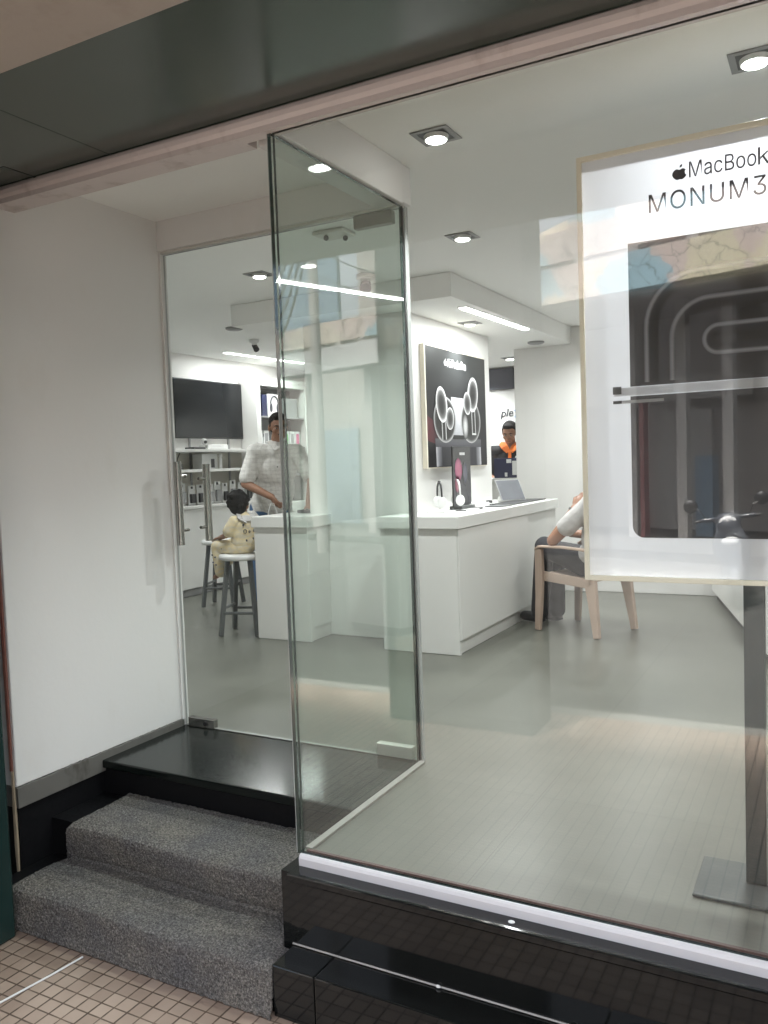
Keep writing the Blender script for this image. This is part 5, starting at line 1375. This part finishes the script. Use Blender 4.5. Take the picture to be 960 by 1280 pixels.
OB('slab', SHADE, [(-2.6, 20, -3.8, -0.56, 4.25, 4.9)])
for x, m_ in ((-2.4, CONC), (1.05, CONC), (1.32, REDP), (2.10, CONC), (3.0, CONC), (4.6, CONC), (7.5, CONC), (10.5, CONC), (13.5, CONC), (16.5, CONC)):
    OB('column', m_, [(x, x + (0.09 if m_ is REDP else 0.2), -1.9, -1.7, UZ + 0.165, 4.24 if m_ is not REDP else 2.3)])
for k in range(7):
    x = -2.2 + 3.0 * k
    OB('shopfront', (SHADE, CONC, BLUEG, SHADE, CONC)[k % 5], [(x, x + 1.2, -3.75, -3.6, UZ + 0.17, 2.2)])
    OB('sign_board', (SHADE, CONC, BLUEG, GOLD)[k % 4], [(x + 0.1, x + 2.2, -3.3, -3.2, 2.4, 2.9)])
    OB('shelf_stack', (CONC, REDP, GOLD, BLUEG, CONC)[(k * 3) % 5], [(x + 1.4, x + 1.75, -2.6, -2.3, UZ + 0.17, 1.0 + 0.2 * (k % 3))])
OB('arcade_floor', ASPHALT, [(-13, 20, -3.8, 0.5, UZ - 0.1, UZ + 0.16)])
ob2 = thing('street_building', 'lower pastel tiled arcade building left of the taller one across the street', 'building', (0, 0, 0))
PALE = pmat('pale_blue_facing', (0.56, 0.56, 0.55), 0.6, 0.12, 3)
OB('lower_band', PALE, [(-14, -2.62, -0.55, 0.0, 3.64, 4.20)], 0, ob2)
OB('upper_band', MOSAIC, [(-14, -2.62, -0.55, -0.10, 4.32, 4.84)], 0, ob2)
OB('groove', CONC, [(-14, -2.62, -0.55, -0.22, 4.201, 4.319)] + [(-13.8 + 0.8 * k, -13.65 + 0.8 * k, -0.22, -0.04, 4.203, 4.317) for k in range(14)], 0, ob2)
OB('upper_wall', SHADE, [(-5.85, -2.62, -3.6, -0.9, 4.86, 9.0)], 0, ob2)
OB('back_wall', SHADE, [(-14, -2.62, -2.6, -2.4, UZ, 4.3)], 0, ob2)
for x in (-12, -9.5, -7.3, -5.2): OB('column', CONC, [(x, x + 0.25, -0.6, -0.35, UZ + 0.165, 3.63)], 0, ob2)
for k, x in enumerate((-11.5, -8.9, -6.6, -4.5)): OB('shutter', (CONC, BLUEG, CONC, MGREY)[k], [(x, x + 1.4, -2.38, -2.3, UZ + 0.17, 2.3)], 0, ob2)
ob2.location = (-5.2, -11.63, 0); ob2.rotation_euler = (0, 0, AB)
ob.location = (-5.2, -11.63, 0); ob.rotation_euler = (0, 0, AB)
lb_ = thing('street_building', 'pale corner building with a blue-grey sign further along the street', 'building', (-17, -19, ZR))
BX('wall', -26, -16.5, -24, -17, ZR, 6.6, CONC, lb_)
BX('sign_board', -16.6, -13.2, -17.6, -17.4, 5.2, 7.6, BLUEG, lb_)
BX('sign_post', -14.9, -14.7, -17.75, -17.61, ZR, 7.6, DGREY, lb_)
up_ = thing('utility_pole', 'utility pole with sagging wires across the street', 'pole', (-9.6, -10.5, ZR))
bm = BM(); cyl(bm, (-9.6, -10.5, ZR), (-9.6, -10.5, 9.5), 0.13, 0.09); obj('pole', bm, CONC, up_)
bm = BM(); box(bm, -10.3, -8.9, -10.62, -10.5, 7.4, 7.5); box(bm, -10.2, -9.0, -10.62, -10.5, 6.7, 6.8); obj('crossarm', bm, DGREY, up_)
for k in range(5):
    bm = BM(); y0 = 7.5 - 0.35 * k
    tube(bm, [(-9.6 - 0.3 * k + 6.5 * t, -10.5 - 2.0 * math.sin(t * 2) * 0.3, y0 - 1.6 * math.sin(PI * t) + 0.4 * t) for t in [i / 12 for i in range(13)]], 0.014, 5); obj('wire', bm, DARK, up_)
    bm = BM(); tube(bm, [(-9.6 - 6 * t, -10.5 - 6 * t, y0 - 0.9 * math.sin(PI * t) - 0.3 * k * t) for t in [i / 10 for i in range(11)]], 0.03, 5); obj('wire', bm, DARK, up_)

# ------------------------------------------------------------------ parked scooter (mirrored in the poster face)
sct = thing('scooter', 'dark parked scooter with round mirrors mirrored in the large poster', 'scooter', (0, 0, 0))
def wheel(y):
    bm = BM(); rot = Matrix.Rotation(PI / 2, 3, 'Y')
    lathe(bm, [(0.15, -0.035), (0.20, -0.045), (0.225, -0.03), (0.232, 0), (0.225, 0.03), (0.20, 0.045), (0.15, 0.035)], (0, y, 0.232), rot, 32); w_ = obj('wheel', bm, TYRE, sct, 0, True)
    bm = BM(); lathe(bm, [(0.0, -0.02), (0.149, -0.028), (0.149, 0.028), (0.0, 0.02)], (0, y, 0.232), rot, 24); obj('rim', bm, STEEL, w_)
wheel(0.62); wheel(-0.58)
def lump(name, prims, mat, vox=0.018): return merged(name, prims, mat, sct, vox, 4)
lump('front_apron', [('c', (0, 0.44, 0.38), (0, 0.36, 0.95), 0.17, 0.15), ('e', (0, 0.42, 0.70), (0.22, 0.10, 0.30))], SCOOT)
lump('front_fender', [('e', (0, 0.62, 0.40), (0.085, 0.24, 0.12))], SCOOT)
lump('footboard', [('e', (0, 0.06, 0.27), (0.17, 0.36, 0.06))], DARK)
lump('rear_body', [('e', (0, -0.42, 0.55), (0.17, 0.44, 0.20)), ('e', (0, -0.72, 0.66), (0.12, 0.2, 0.10))], SCOOT)
lump('seat', [('e', (0, -0.38, 0.76), (0.15, 0.42, 0.07)), ('e', (0, -0.1, 0.75), (0.12, 0.16, 0.06))], DARK)
lump('handlebar_cover', [('e', (0, 0.34, 1.03), (0.16, 0.11, 0.10)), ('c', (-0.30, 0.27, 1.05), (0.30, 0.27, 1.05), 0.03, 0.03)], SCOOT)
bm = BM(); ell(bm, (0, 0.44, 1.02), (0.10, 0.03, 0.065)); obj('headlight', bm, WPLAST, sct, 0, True)
bm = BM(); ell(bm, (0, 0.57, 0.80), (0.10, 0.02, 0.05)); obj('number_plate', bm, WPLAST, sct, 0, True)
for s in (-1, 1):
    bm = BM(); tube(bm, [(s * 0.24, 0.27, 1.06), (s * 0.30, 0.28, 1.18), (s * 0.38, 0.26, 1.22)], 0.007, 6); mm_ = obj('mirror', bm, DARK, sct)
    bm = BM(); lathe(bm, [(0.0, -0.02), (0.075, -0.012), (0.082, 0.0), (0.075, 0.012), (0, 0.014)], (s * 0.40, 0.25, 1.24), Matrix.Rotation(PI / 2, 3, 'X'), 24); obj('mirror_head', bm, DARK, mm_, 0, True)
    bm = BM(); cyl(bm, (s * 0.22, 0.27, 1.05), (s * 0.36, 0.27, 1.045), 0.018); obj('grip', bm, DARK, sct)
    bm = BM(); cyl(bm, (s * 0.055, 0.62, 0.24), (s * 0.055, 0.46, 0.75), 0.02); obj('fork', bm, CHROME, sct)
sct.location = (-1.03, -6.65, ZR); sct.rotation_euler = (0, R(-7), R(-5))
